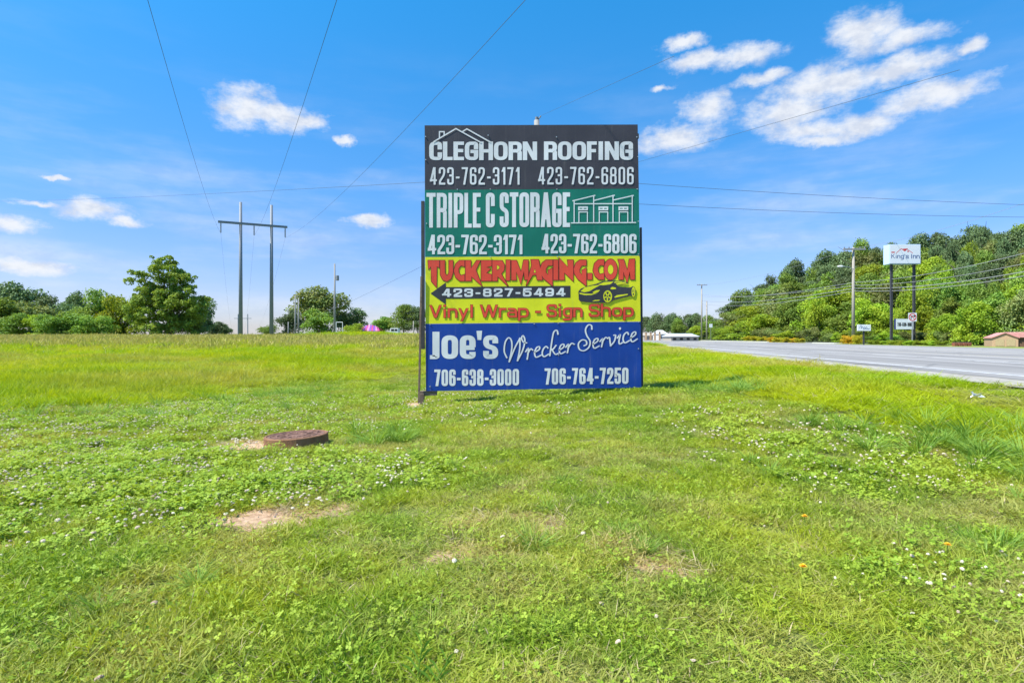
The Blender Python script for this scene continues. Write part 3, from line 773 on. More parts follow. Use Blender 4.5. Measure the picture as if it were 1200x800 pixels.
k.poly(zb([(495, 388), (520, 362), (600, 333), (672, 315), (735, 290), (800, 280), (865, 283), (968, 288), (988, 300), (985, 310), (900, 322), (880, 335), (935, 348), (1018, 350), (1040, 337), (1062, 350), (1070, 385), (1062, 430), (1040, 447), (1020, 432), (930, 455), (845, 478), (800, 505), (745, 502), (640, 502), (512, 490), (498, 470)]), 2)
for l in ([(515, 388), (560, 350), (640, 332), (715, 325), (655, 358), (605, 388), (555, 398)], [(690, 322), (755, 296), (848, 291), (815, 318), (745, 329)],
          [(635, 398), (672, 378), (712, 375), (692, 397), (652, 409)], [(505, 402), (560, 412), (620, 414), (690, 404), (625, 426), (560, 427), (508, 416)],
          [(868, 310), (968, 293), (976, 304), (885, 325)], [(852, 448), (880, 428), (992, 414), (988, 425), (862, 453)], [(812, 362), (832, 345), (868, 352), (872, 364), (832, 370)],
          [(630, 490), (660, 476), (712, 474), (700, 484)], [(860, 292), (940, 290), (930, 297), (850, 305)]):
    k.poly(zb(l), 4)
k.poly(zb(ell(788, 440, 44, 60)), 4); k.poly(zb(ell(786, 440, 33, 47)), 2)
for a_ in (20, 92, 164, 236, 308):
    ca, sa = math.cos(R(a_)), math.sin(R(a_)); k.stroke(zb([(786 + 6 * ca, 440 + 8 * sa), (786 + 36 * ca, 440 + 50 * sa)]), .8, .7, cap=False, mi=4)
k.poly(zb(ell(1046, 395, 18, 50)), 4); k.poly(zb(ell(1045, 395, 10, 36)), 2)
for a_ in (30, 150, 270): 
    ca, sa = math.cos(R(a_)), math.sin(R(a_)); k.stroke(zb([(1045, 395), (1045 + 11 * ca, 395 + 38 * sa)]), .4, .5, cap=False, mi=4)
k.build('car_drawing', YM, panels[2], SP, LB)
# blue panel
k = Ink()
k.glyph('J', 503.8, 515.2, 388.6, 420.6, 4.1, 2.3)
for ch, x0, x1 in (('o', 517.4, 536.9), ('e', 538.8, 557.4), ('s', 566.2, 583.8)):
    k.glyph(ch, x0, x1, 420.4 - 27.6 / .74, 420.4, 3.7 if ch != 's' else 3.4, 2.7)
k.poly([(558.4, 387.6), (565.0, 387.4), (564.0, 398.2), (559.6, 398.2)])
k = flush(k, 'lettering', [M['ink_white']], 3)
k.text('706-638-3000', 509.0, 608.2, 432.8, 452.2, 1.55, 1.5, 1.3, slope=-.008)
k = flush(k, 'lettering', [M['ink_white']], 3)
k.text('706-764-7250', 638.2, 736.4, 431.4, 450.4, 1.55, 1.5, 1.3, slope=-.010)
k = flush(k, 'lettering', [M['ink_white']], 3)
def catmull(p, n=6):
    q = [Vector(v) for v in p]; q = [q[0] * 2 - q[1]] + q + [q[-1] * 2 - q[-2]]; o = []
    for i in range(1, len(q) - 2):
        for j in range(n):
            u = j / n; a, b_, c, d = q[i - 1:i + 3]
            o.append(.5 * ((2 * b_) + (c - a) * u + (2 * a - 5 * b_ + 4 * c - d) * u * u + (3 * b_ - a - 3 * c + d) * u ** 3))
    o.append(q[-2]); return o
SCR6 = [[(890, 385), (865, 320), (875, 230), (908, 185), (937, 215), (940, 300), (915, 425)], [(915, 425), (970, 290), (1022, 190)], [(1022, 190), (1020, 300), (998, 415)],
        [(998, 415), (1050, 310), (1072, 215), (1055, 165), (1038, 190), (1058, 230), (1088, 236)], [(1080, 325), (1106, 290), (1106, 330), (1095, 400)], [(1100, 345), (1130, 297), (1150, 308)]]
SCR7 = [[(60, 330), (102, 302), (103, 275), (75, 285), (55, 335), (70, 380), (120, 360)], [(188, 288), (170, 272), (142, 300), (132, 345), (150, 375), (195, 350)],
        [(290, 150), (280, 112), (252, 122), (235, 180), (208, 365)], [(215, 312), (240, 300), (270, 262)], [(228, 300), (262, 350), (292, 342)],
        [(305, 310), (347, 278), (347, 250), (318, 262), (303, 310), (318, 345), (362, 325)], [(368, 280), (394, 250), (394, 285), (384, 335)], [(390, 290), (425, 242), (452, 250)],
        [(630, 100), (625, 62), (592, 58), (566, 105), (580, 165), (612, 220), (600, 280), (550, 315), (505, 300), (495, 245), (530, 208), (570, 215), (577, 250), (552, 265)],
        [(645, 250), (688, 218), (688, 192), (658, 204), (641, 250), (655, 290), (702, 268)], [(712, 222), (737, 195), (738, 225), (727, 276)], [(733, 232), (765, 184), (788, 190)],
        [(788, 192), (806, 182), (812, 220), (818, 266)], [(818, 266), (856, 218), (868, 162), (852, 160)],
        [(885, 188), (914, 155), (902, 215), (908, 248), (936, 234)], [(996, 152), (985, 130), (955, 152), (943, 200), (960, 236), (1006, 214)],
        [(1020, 188), (1066, 155), (1066, 126), (1037, 140), (1020, 190), (1036, 226), (1084, 198)]]
for l in SCR6: k.stroke(catmull(z(l, 490, 374)), .88, .62)
for l in SCR7: k.stroke(catmull(z(l, 620, 374)), .88, .62)
k.poly(zb(ell(912, 93, 11, 13, 12))) if False else k.poly(z(ell(912, 93, 11, 13, 12), 620, 374))
k.build('lettering', [M['ink_white']], panels[3], SP, LB)
# screws along the seams
for (px, py) in [(652, 161), (746, 161), (498.8, 160.5), (499, 187.5), (747.5, 184), (536, 222.2), (574.5, 222), (652.5, 222), (746.5, 221.8), (500, 262), (747.8, 259.6), (574.6, 301), (653, 300.8), (748, 298),
                 (504, 380), (626, 379.3), (654, 378.6), (748.5, 377), (654.5, 415.8), (748, 408.4), (504, 452.6), (572, 159)]:
    mb = MB(); c = SP(px, py, .018)
    mb.tube([(c[0], c[1] + .012, c[2]), (c[0], c[1], c[2])], .011, 8)
    mb.build('screw', M['screw'], bill)
def Sbar(name, a, b_, w, d, off, material):
    mb = MB(); A = SP(*a, 0); B = SP(*b_, 0); mb.bar((A[0], -off, A[2]), (B[0], -off, B[2]), w, d, up=(0, 1, 0)); return mb.build(name, material, bill, bevel=.004)
Sbar('post', (495.0, 235), (495.2, 409), .058, .07, -.060, M['post_dark'])
Sbar('post', (751.6, 266), (753.2, 455.5), .036, .05, -.055, M['post_dark'])
Sbar('stake', (494.3, 324), (491.3, 472), .036, .036, .035, M['post_brown'])
for x, yb_ in ((540, 455), (652.5, 452), (710, 450)):
    Sbar('post', (x, 150), (x, yb_), .09, .09, -.10, M['timber'])
for yy in (160, 260, 360, 440): Sbar('rail', (500, yy), (749, yy - 1), .09, .038, -.035, M['timber'])
Sbar('sill_beam', (491, 461.3), (511.5, 460.3), .09, .09, -.06, M['timber'])
Sbar('foot_block', (494.6, 461), (494.6, 473.5), .085, .09, .01, M['post_brown'])

# ------------------------------------------------------------------ manhole ring and lid
cx, cy, cz = ground_at(336, 527)
cy += .30
man = thing('manhole', 'round rusty manhole cover raised out of the lawn, ringed by bare soil', 'manhole', (cx, cy, hz(cx, cy) - .006))
man.rotation_euler = (R(-1.0), R(-2.2), R(20))
mb = MB(); rr = .385 * cy / 7.2
mb.lathe([(rr + .025, -.08), (rr + .02, .0), (rr + .004, .015), (rr, .03), (rr, .118), (rr - .006, .127), (rr - .03, .128), (rr - .034, .112), (rr - .05, .110)], 48)
mb.build('ring', M['rust'], man, smooth=False)
mb = MB()
mb.lathe([(rr - .037, .08), (rr - .037, .120), (rr - .042, .124), (rr - .07, .124), (rr - .075, .117), (.001, .117)], 48)
for ring in (rr * .30, rr * .62):
    mb.lathe([(ring - .012, .1175), (ring - .010, .124), (ring + .010, .124), (ring + .012, .1175)], 40)
for q in range(12):
    a = 2 * math.pi * q / 12
    mb.box((rr * .46 * math.cos(a), rr * .46 * math.sin(a), .119), (.09, .018, .010), a)
    mb.box((rr * .74 * math.cos(a + .26), rr * .74 * math.sin(a + .26), .119), (.07, .020, .010), a + .26)
for q in (0.6, 3.74): mb.box((rr * .8 * math.cos(q), rr * .8 * math.sin(q), .121), (.05, .08, .014), q)
mb.build('lid', M['rust_lid'], man)

# ------------------------------------------------------------------ grass prototypes
proto_col = bpy.data.collections.new('vegetation_pieces')     # holds the single tufts that the ground cover repeats
def blades(name, n, rad, hmin, hmax, w, lean, bend, rng, material, wtaper=.75, clump=False, rndpow=1.0):
    a = rng.random(n) * 2 * np.pi; r = rad * np.sqrt(rng.random(n)) if not clump else rad * rng.random(n) ** 1.5
    bx, by = r * np.cos(a), r * np.sin(a)
    h = hmin + (hmax - hmin) * rng.random(n)
    la = rng.random(n) * 2 * np.pi if not clump else a + rng.normal(0, .5, n)
    ln = np.abs(rng.normal(lean, lean * .5, n)) * h; bd = np.abs(rng.normal(bend, bend * .5, n)) * h
    wa = rng.random(n) * 2 * np.pi; ww = w * (.6 + .8 * rng.random(n)) / 2
    wx, wy = np.cos(wa) * ww, np.sin(wa) * ww
    T = [0, .38, .74, 1.0]; V = []
    for tt in T:
        off = ln * tt + bd * tt * tt
        zz_ = h * tt - .35 * bd * tt * tt
        px_, py_ = bx + np.cos(la) * off, by + np.sin(la) * off
        k_ = {0: .8, .38: 1.0, .74: wtaper, 1.0: 0.0}[tt]
        if tt < 1:
            V.append(np.stack([px_ - wx * k_, py_ - wy * k_, zz_], -1)); V.append(np.stack([px_ + wx * k_, py_ + wy * k_, zz_], -1))
        else: V.append(np.stack([px_, py_, zz_], -1))
    verts = np.concatenate(V); i = np.arange(n)
    q1 = np.stack([i, i + n, i + 3 * n, i + 2 * n], -1); q2 = np.stack([i + 2 * n, i + 3 * n, i + 5 * n, i + 4 * n], -1)
    t1 = np.stack([i + 4 * n, i + 5 * n, i + 6 * n], -1)
    rv = np.tile(rng.random(n) ** rndpow, 7)
    return verts, [np.concatenate([q1, q2]), t1], rv
def join_parts(name, parts, mats):
    vs, fs4, fs3, rv, base, mi4, mi3 = [], [], [], [], 0, [], []
    for (v, f, r, mi) in parts:
        vs.append(v); rv.append(r)
        for ff in f:
            (fs4 if ff.shape[1] == 4 else fs3).append(ff + base); (mi4 if ff.shape[1] == 4 else mi3).append(np.full(len(ff), mi))
        base += len(v)
    faces, mi = [], []
    if fs4: faces.append(np.concatenate(fs4)); mi.append(np.concatenate(mi4))
    if fs3: faces.append(np.concatenate(fs3)); mi.append(np.concatenate(mi3))
    me = np_mesh(name, np.concatenate(vs), faces, np.concatenate(rv))
    for m_ in mats: me.materials.append(m_)
    me.polygons.foreach_set('material_index', np.concatenate(mi).astype(np.int32))
    return me
def proto_collection(name, meshes):
    c = bpy.data.collections.new(name)
    for i, me_ in enumerate(meshes):
        o = bpy.data.objects.new('%s_%02d' % (name, i), me_); c.objects.link(o)
    return c
def clover_leaves(n, rad, hmin, hmax, size, rng):
    a = rng.random(n) * 2 * np.pi; r = rad * np.sqrt(rng.random(n)); h = hmin + (hmax - hmin) * rng.random(n)
    cx_, cy_ = r * np.cos(a), r * np.sin(a); rot_ = rng.random(n) * 2 * np.pi
    tx_, ty_ = rng.normal(0, .3, n), rng.normal(0, .3, n); s_ = size * (.7 + .6 * rng.random(n))
    V, Fc, b0 = [], [], 0
    for j in range(3):
        aa = rot_ + j * 2.094
        pts = [(0, 0), (.55, -.5), (1.05, -.35), (1.0, 0.0), (1.05, .35), (.55, .5)]
        for (u, v) in pts:
            x_ = (u * np.cos(aa) - v * np.sin(aa)) * s_; y_ = (u * np.sin(aa) + v * np.cos(aa)) * s_
            z_ = h + x_ * tx_ + y_ * ty_ - .25 * s_ * abs(v) * 0 + u * .10 * s_
            V.append(np.stack([cx_ + x_, cy_ + y_, z_], -1))
        i = np.arange(n)
        Fc.append(np.stack([b0 * n + i, (b0 + 1) * n + i, (b0 + 2) * n + i, (b0 + 3) * n + i], -1))
        Fc.append(np.stack([b0 * n + i, (b0 + 3) * n + i, (b0 + 4) * n + i, (b0 + 5) * n + i], -1))
        b0 += 6
    rv = np.tile(rng.random(n), 18)
    return np.concatenate(V), [np.concatenate(Fc)], rv
rng = np.random.default_rng(11)
lawn_me = []
for i in range(8):
    p = [(*blades('g', 150, .13, .022, .060, .0042, .75, .6, rng, None), 0), (*blades('s', 16, .13, .015, .045, .0036, 1.1, .6, rng, None), 1)]
    if i % 2: p.append((*clover_leaves(10, .12, .03, .06, .009, rng), 2))
    lawn_me.append(join_parts('lawn_tuft', p, [M['lawn'], M['straw'], M['clover']]))
LAWN = proto_collection('lawn_tufts', lawn_me)
clov_me = []
for i in range(5):
    p = [(*clover_leaves(70, .13, .035, .085, .0125, rng), 0), (*blades('g', 26, .13, .04, .10, .005, .5, .5, rng, None), 1)]
    clov_me.append(join_parts('clover_tuft', p, [M['clover'], M['lawn']]))
CLOV = proto_collection('clover_tufts', clov_me)
tall_me = []
for i in range(6):
    p = [(*blades('g', 170, .30, .14, .36, .0085, .30, .35, rng, None), 0), (*blades('s', 8, .3, .15, .3, .008, .4, .4, rng, None), 1)]
    tall_me.append(join_parts('tall_tuft', p, [M['tall'], M['straw']]))
TALL = proto_collection('tall_tufts', tall_me)
seed_me = []
for i in range(5):
    n = 26
    p = [(*blades('g', 60, .45, .20, .42, .016, .25, .30, rng, None), 0), (*blades('s', n, .45, .38, .58, .010, .16, .12, rng, None, 1.5), 1), (*blades('s', 30, .45, .30, .5, .014, .2, .2, rng, None, 1.8), 1)]
    seed_me.append(join_parts('seed_tuft', p, [M['tall'], M['seed']]))
SEED = proto_collection('seed_tufts', seed_me)
coarse_me = [join_parts('coarse_tuft', [(*blades('g', 90, .09, .10, .26, .0075, .6, .6, rng, None, clump=True), 0)], [M['coarse']]) for i in range(3)]
COAR = proto_collection('coarse_tufts', coarse_me)
dead_me = [join_parts('dead_tuft', [(*blades('s', 45, .12, .02, .05, .0045, 1.2, .8, rng, None), 0)], [M['straw']]) for i in range(4)]
DEAD = proto_collection('dead_tufts', dead_me)
# clover flower head: a ragged ball of small petals on a stalk
def flower_mesh(rng):
    n = 60; d = rng.normal(0, 1, (n, 3)); d /= np.linalg.norm(d, axis=1)[:, None]; d[:, 2] = np.abs(d[:, 2]) * .95 - .2
    c = np.array([0, 0, .080]) + d * .008
    up = d * .6 + np.array([0, 0, .8]); side = np.cross(d, rng.normal(0, 1, (n, 3))); side /= np.linalg.norm(side, axis=1)[:, None]; s2 = np.cross(up, side); s2 /= np.linalg.norm(s2, axis=1)[:, None]
    side *= .0036; s2 *= .0036
    v = np.concatenate([c - side - s2, c + side - s2, c + side + s2, c - side + s2]); i = np.arange(n)
    st, sf, sr = blades('s', 1, .001, .078, .080, .003, .03, .03, rng, None)
    return join_parts('clover_flower', [(v, [np.stack([i, i + n, i + 2 * n, i + 3 * n], -1)], np.tile(rng.random(n), 4), 0), (st, sf, sr, 1)], [M['petal'], M['lawn']])
FLOW = proto_collection('clover_flowers', [flower_mesh(rng) for i in range(4)])

def scatter(name, label, cat, coll, ncoll, x, y, scale, rng, dry=None, tilt=.12, dz=0.0, zscale=None):
    n = len(x); zc = height(x, y) + dz
    me = bpy.data.meshes.new(name); me.vertices.add(n)
    me.vertices.foreach_set('co', np.stack([x, y, zc], -1).astype(np.float32).ravel())
    rot_ = np.stack([rng.normal(0, tilt, n), rng.normal(0, tilt, n), rng.random(n) * 2 * np.pi], -1).astype(np.float32)
    a = me.attributes.new('rot', 'FLOAT_VECTOR', 'POINT'); a.data.foreach_set('vector', rot_.ravel())
    zs = scale if zscale is None else zscale
    a = me.attributes.new('scl', 'FLOAT_VECTOR', 'POINT'); a.data.foreach_set('vector', np.stack([scale, scale, zs], -1).astype(np.float32).ravel())
    a = me.attributes.new('pick', 'INT', 'POINT'); a.data.foreach_set('value', rng.integers(0, ncoll, n).astype(np.int32))
    a = me.attributes.new('dry', 'FLOAT', 'POINT'); a.data.foreach_set('value', (np.zeros(n) if dry is None else dry).astype(np.float32))
    o = bpy.data.objects.new(name, me); C.objects.link(o)
    ng = bpy.data.node_groups.new(name, 'GeometryNodeTree')
    ng.interface.new_socket('Geometry', in_out='INPUT', socket_type='NodeSocketGeometry')
    ng.interface.new_socket('Geometry', in_out='OUTPUT', socket_type='NodeSocketGeometry')
    gi = ng.nodes.new('NodeGroupInput'); go = ng.nodes.new('NodeGroupOutput')
    mp = ng.nodes.new('GeometryNodeMeshToPoints'); ip = ng.nodes.new('GeometryNodeInstanceOnPoints'); ci = ng.nodes.new('GeometryNodeCollectionInfo')
    ci.inputs['Collection'].default_value = coll; ci.inputs['Separate Children'].default_value = True; ci.inputs['Reset Children'].default_value = True
    ip.inputs['Pick Instance'].default_value = True
    def na(nm, dt):
        q = ng.nodes.new('GeometryNodeInputNamedAttribute'); q.data_type = dt; q.inputs['Name'].default_value = nm; return q.outputs['Attribute']
    L = ng.links.new
    L(gi.outputs[0], mp.inputs[0]); L(mp.outputs[0], ip.inputs['Points']); L(ci.outputs[0], ip.inputs['Instance'])
    L(na('pick', 'INT'), ip.inputs['Instance Index']); L(na('scl', 'FLOAT_VECTOR'), ip.inputs['Scale'])
    er = ng.nodes.new('FunctionNodeEulerToRotation'); L(na('rot', 'FLOAT_VECTOR'), er.inputs[0]); L(er.outputs[0], ip.inputs['Rotation'])
    L(ip.outputs[0], go.inputs[0])
    md = o.modifiers.new('scatter', 'NODES'); md.node_group = ng
    return tag(o, label, cat, kind='stuff')

def to_px(x, y):
    zc = height(x, y); return 600 + F * x / y, HY - F * (zc - CAMZ) / y
def field(rng, d0, d1, dens, umax=1.12):
    """random ground points in a wedge ahead of the camera, dens per square metre"""
    n = int(dens * umax * (d1 * d1 - d0 * d0)); d = np.sqrt(d0 * d0 + rng.random(n) * (d1 * d1 - d0 * d0)); u = (rng.random(n) * 2 - 1) * umax
    return u * d, d
def on_sign(x, y): return (np.abs(y - SD) < .05) & (x > -1.65) & (x < 2.4)
# where the mown lawn ends: photo rows of the boundary on the left and on the right
LBX = np.array([-400, 0, 60, 150, 230, 310, 400, 480, 620, 800]); LBY = np.array([505, 487, 484, 478, 466, 455, 446, 441, 432, 425])
RBX = np.array([700, 752, 830, 880, 1000, 1100, 1200, 1500]); RBY = np.array([440, 448, 455, 462, 492, 515, 545, 640])
def tall_mask(x, y):
    px, py = to_px(x, y)
    nz = (vnoise(x, y, 1.1, 41) - .5) * 14 + (vnoise(x, y, .3, 42) - .5) * 6
    k_ = np.clip((py - 396) / 80, .1, 3)
    return np.where(px < 640, py + nz * k_ < np.interp(px, LBX, LBY), py + nz * k_ < np.interp(px, RBX, RBY))
def clover_mask(x, y):
    px, py = to_px(x, y)
    c = np.zeros_like(px)
    for (a, b_, rx, ry, kk) in [(120, 560, 210, 62, 1.1), (60, 500, 160, 30, .6), (270, 570, 130, 32, .9), (260, 490, 180, 26, .6), (430, 560, 110, 26, .7), (960, 520, 130, 34, .5), (860, 500, 80, 20, .5),
                                (1060, 560, 140, 30, .5), (1100, 690, 110, 60, .28), (560, 480, 130, 20, .4), (0, 620, 120, 40, .6)]:
        c = np.maximum(c, kk * np.clip(1.35 - np.sqrt(((px - a) / rx) ** 2 + ((py - b_) / ry) ** 2), 0, 1))
    return c * (.25 + 1.3 * vnoise(x, y, .45, 51))

rng = np.random.default_rng(5)
T_, S_ = None, None
# mown lawn
xs, ys = [], []
for d0, d1, dens in ((1.1, 3.4, 170), (3.4, 5, 105), (5, 9, 75), (9, 15, 45), (15, 26, 22)):
    a_, b_ = field(rng, d0, d1, dens); xs.append(a_); ys.append(b_)
x, y = np.concatenate(xs), np.concatenate(ys)
tt, s_ = ts(x, y); dm_ = dirt_mask(x, y); tm = tall_mask(x, y); cm_ = clover_mask(x, y)
inman = (x - cx) ** 2 + (y - cy) ** 2 < (rr + .03) ** 2
thin = vnoise(x, y, .5, 61) * .5 + vnoise(x, y, .17, 62) * .5
keep = (rng.random(len(x)) > dm_ * 1.05) & ~tm & (tt < 6.2) & ~inman & ~on_sign(x, y) & (rng.random(len(x)) > np.clip(cm_ * .6, 0, .5)) & (rng.random(len(x)) > np.clip((.34 - thin) * 3, 0, .35))
x, y, thin, dm_ = x[keep], y[keep], thin[keep], dm_[keep]
px, py = to_px(x, y)
dry = np.clip((vnoise(x, y, .8, 71) * .6 + vnoise(x, y, .22, 72) * .55 - .50) * 2.2, 0, .75)
ctr = np.clip(1.3 - np.sqrt(((px - 640) / 240) ** 2 + ((py - 655) / 75) ** 2), 0, 1)
dry = np.clip(dry * (.65 + .9 * ctr) + ctr * .20 + dm_ * .5, 0, .9)
sc = np.where(y > 9, 1.35, 1.0) * (.75 + .5 * rng.random(len(x)))
hs_ = sc * (.45 + .75 * vnoise(x, y, .6, 81) + .75 * vnoise(x, y, .16, 83) ** 2) * np.where(dm_ > .3, .6, 1)
scatter('lawn_grass', 'short mown green lawn grass over the whole foreground', 'grass', LAWN, 8, x, y, sc, rng, dry, zscale=hs_)
# clover leaves
xs, ys = [], []
for d0, d1, dens in ((1.1, 6, 75), (6, 16, 45)):
    a_, b_ = field(rng, d0, d1, dens); xs.append(a_); ys.append(b_)
x, y = np.concatenate(xs), np.concatenate(ys); tt, s_ = ts(x, y)
cm_ = clover_mask(x, y)
keep = (rng.random(len(x)) < cm_ * .75) & (rng.random(len(x)) > dirt_mask(x, y)) & ~tall_mask(x, y) & (tt < 5.9) & ((x - cx) ** 2 + (y - cy) ** 2 > (rr + .06) ** 2) & ~on_sign(x, y)
x, y = x[keep], y[keep]
scatter('clover', 'patches of low green clover leaves in the lawn', 'clover', CLOV, 5, x, y, (.8 + .5 * rng.random(len(x))), rng)
# clover flowers
xs, ys = [], []
a_, b_ = field(rng, 1.4, 14, 260); x, y = a_, b_
tt, s_ = ts(x, y)
f = clover_mask(x, y) * 1.0 * (vnoise(x, y, .22, 91) > .33) * 1.15 + .007
keep = (rng.random(len(x)) < f) & ~tall_mask(x, y) & (tt < 6.0) & ((x - cx) ** 2 + (y - cy) ** 2 > (rr + .05) ** 2) & ~on_sign(x, y)
x, y = x[keep], y[keep]
scatter('clover_flowers', 'many small white clover flower heads dotted over the lawn', 'flowers', FLOW, 4, x, y, (.70 + .75 * rng.random(len(x))) * np.where((x > 1) & (y < 5), .72, 1), rng, rng.random(len(x)) ** 2.5 * .8, tilt=.25, zscale=.6 + .5 * rng.random(len(x)))
# dead blades on the bare spots
a_, b_ = field(rng, 1.2, 9, 60); dm_ = dirt_mask(a_, b_) + np.clip((.35 - vnoise(a_, b_, .4, 95)) * .8, 0, .3); keep = (rng.random(len(a_)) < dm_ * .55) & ~tall_mask(a_, b_) & ((a_ - cx) ** 2 + (b_ - cy) ** 2 > (rr + .05) ** 2)
scatter('dead_grass', 'thin dead tan blades lying over the bare soil spots', 'dead grass', DEAD, 4, a_[keep], b_[keep], .8 + .5 * rng.random(keep.sum()), rng)
# taller unmown grass
xs, ys = [], []
for d0, d1, dens in ((4, 14, 22), (14, 26, 12), (26, 48, 5.5)):
    a_, b_ = field(rng, d0, d1, dens); xs.append(a_); ys.append(b_)
x, y = np.concatenate(xs), np.concatenate(ys); tt, s_ = ts(x, y)
keep = tall_mask(x, y) & (tt < 6.15 + (vnoise(s_, 0, .6, 4) - .5) * .5) & ~((y > SD - .35) & (y < SD + .5) & (x > -2.0) & (x < 2.7))
x, y, tt = x[keep], y[keep], tt[keep]
right = x > 1.5 + .05 * y
px, py = to_px(x, y); mg = np.where(px < 640, np.interp(px, LBX, LBY) - py, np.interp(px, RBX, RBY) - py)
ed = .42 + .58 * ss((mg + 4) / 26 + (vnoise(x, y, .7, 111) - .5) * .9)
hsc = ed * np.where(right, .46, .88) * (.6 + .8 * vnoise(x, y, 1.5, 101)) * np.where(right, 1 - .5 * ss((tt - 4.3) / 1.2), 1)
dry = np.clip((vnoise(x, y, 2.5, 103) - .45) * 1.0, 0, .5) + np.where(tt > 5.0, .40 * (vnoise(x, y, .7, 12) > .4), 0)
sc = np.where(y > 26, 1.9, np.where(y > 14, 1.35, .95)) * (.8 + .4 * rng.random(len(x)))
scatter('meadow_grass', 'taller unmown bright green grass filling the field behind the mown lawn', 'grass', TALL, 6, x, y, sc, rng, np.clip(dry, 0, .8), zscale=hsc)
# tan seeding grass on the far rise
a_, b_ = field(rng, 30, 66, 3.2, 1.05); tt, s_ = ts(a_, b_)
pr = np.clip((b_ - 30) / 14, 0, 1)
mound = np.exp(-((a_ + 14.5) / 6.5) ** 2 - ((b_ - 56) / 5) ** 2) > .35
keep = (rng.random(len(a_)) < pr) & (tt < 1) & ~mound
scatter('seeding_grass', 'tan seed heads of tall grass along the far rise of the field', 'grass', SEED, 5, a_[keep], b_[keep], 1.0 + .9 * rng.random(keep.sum()), rng, .10 + .35 * vnoise(a_[keep], b_[keep], 4, 7), zscale=.75 + .35 * rng.random(keep.sum()))
a_, b_ = field(rng, 44, 66, 5, .8); tt, s_ = ts(a_, b_)
mound = np.exp(-((a_ + 14.5) / 7.5) ** 2 - ((b_ - 56) / 6) ** 2) > .3
keep = mound | ((tt > -4) & (tt < 6))
scatter('mound_grass', 'vivid green grass on the low mound and far verge beside the road', 'grass', TALL, 6, a_[keep], b_[keep], 1.6 + rng.random(keep.sum()), rng, zscale=.7 + .5 * rng.random(keep.sum()))
# coarse tufts at the ragged boundary, and grass licking the sign foot
cxs, cys, csc = [], [], []
for (px_, py_, n_, sx_, sy_, k_) in [(440, 516, 9, 22, 7, 1.0), (845, 459, 14, 22, 3, 1.1), (870, 462, 8, 14, 3, 1.0), (480, 540, 2, 10, 4, .7), (1130, 520, 26, 60, 12, .95), (1010, 500, 14, 50, 8, .8),
                                   (260, 470, 26, 60, 8, 1.0), (360, 462, 12, 30, 5, .9), (100, 486, 22, 90, 5, 1.0), (1180, 560, 8, 30, 12, .8), (700, 600, 4, 60, 20, .5), (760, 640, 3, 20, 6, .5), (1150, 660, 5, 40, 30, .6),
                                   (625, 640, 3, 8, 6, .5), (900, 560, 6, 90, 20, .6), (200, 700, 4, 120, 30, .45)]:
    for q in range(n_):
        X_, Y_, _ = ground_at(px_ + random.gauss(0, sx_), py_ + random.gauss(0, sy_)); cxs.append(X_); cys.append(Y_); csc.append(k_ * (.6 + .6 * random.random()))
ccx, ccy = np.array(cxs), np.array(cys); kk = (ccx - cx) ** 2 + (ccy - cy) ** 2 > .6 ** 2
scatter('coarse_grass', 'coarse darker grass tufts along the ragged edge of the mowing', 'grass', COAR, 3, ccx[kk], ccy[kk], np.array(csc)[kk], rng, tilt=.2)
n = 420; xx = rng.random(n) * 2.7 - .15 + .05; yy = SD - .02 - np.abs(rng.normal(0, .09, n)) - .03
xx = np.where(rng.random(n) < .18, -1.5 + 1.4 * rng.random(n), xx)
scatter('sign_foot_grass', 'uncut grass growing up against the foot of the billboard', 'grass', LAWN, 8, xx, yy, 1.25 + .7 * rng.random(n), rng, zscale=np.where(xx > -.1, 1.7 + 1.2 * rng.random(n), 1.0))

st_me = []
for q in range(5):
    bm = bmesh.new(); bmesh.ops.create_icosphere(bm, subdivisions=1, radius=.01)
    for v in bm.verts: v.co = Vector((v.co.x * random.uniform(.8, 1.5), v.co.y * random.uniform(.7, 1.2), v.co.z * random.uniform(.5, .8))) * random.uniform(.8, 1.2)
    me = bpy.data.meshes.new('stone'); bm.to_mesh(me); bm.free(); me.materials.append(M['stone']); st_me.append(me)
STON = proto_collection('stones', st_me)
a_, b_ = field(rng, 1.3, 9, 160); dm_ = dirt_mask(a_, b_); keep = (rng.random(len(a_)) < (dm_ - .25) * .8) & ((a_ - cx) ** 2 + (b_ - cy) ** 2 > (rr + .03) ** 2)
scatter('soil_crumbs', 'small stones and crumbs of earth on the bare spots', 'stones', STON, 5, a_[keep], b_[keep], .25 + .7 * rng.random(keep.sum()) ** 2, rng, tilt=1.0, dz=.002)
n = 14000; s_ = 4 + 36 * rng.random(n) ** 1.5; t_ = rng.normal(6.85, .33, n)
xx, yy = t_ * TX + s_ * TY, -t_ * TY + s_ * TX
scatter('road_gravel', 'loose pale gravel along the road shoulder', 'gravel', STON, 5, xx, yy, .8 + 1.8 * rng.random(n) ** 2, rng, tilt=1.0, dz=.0)
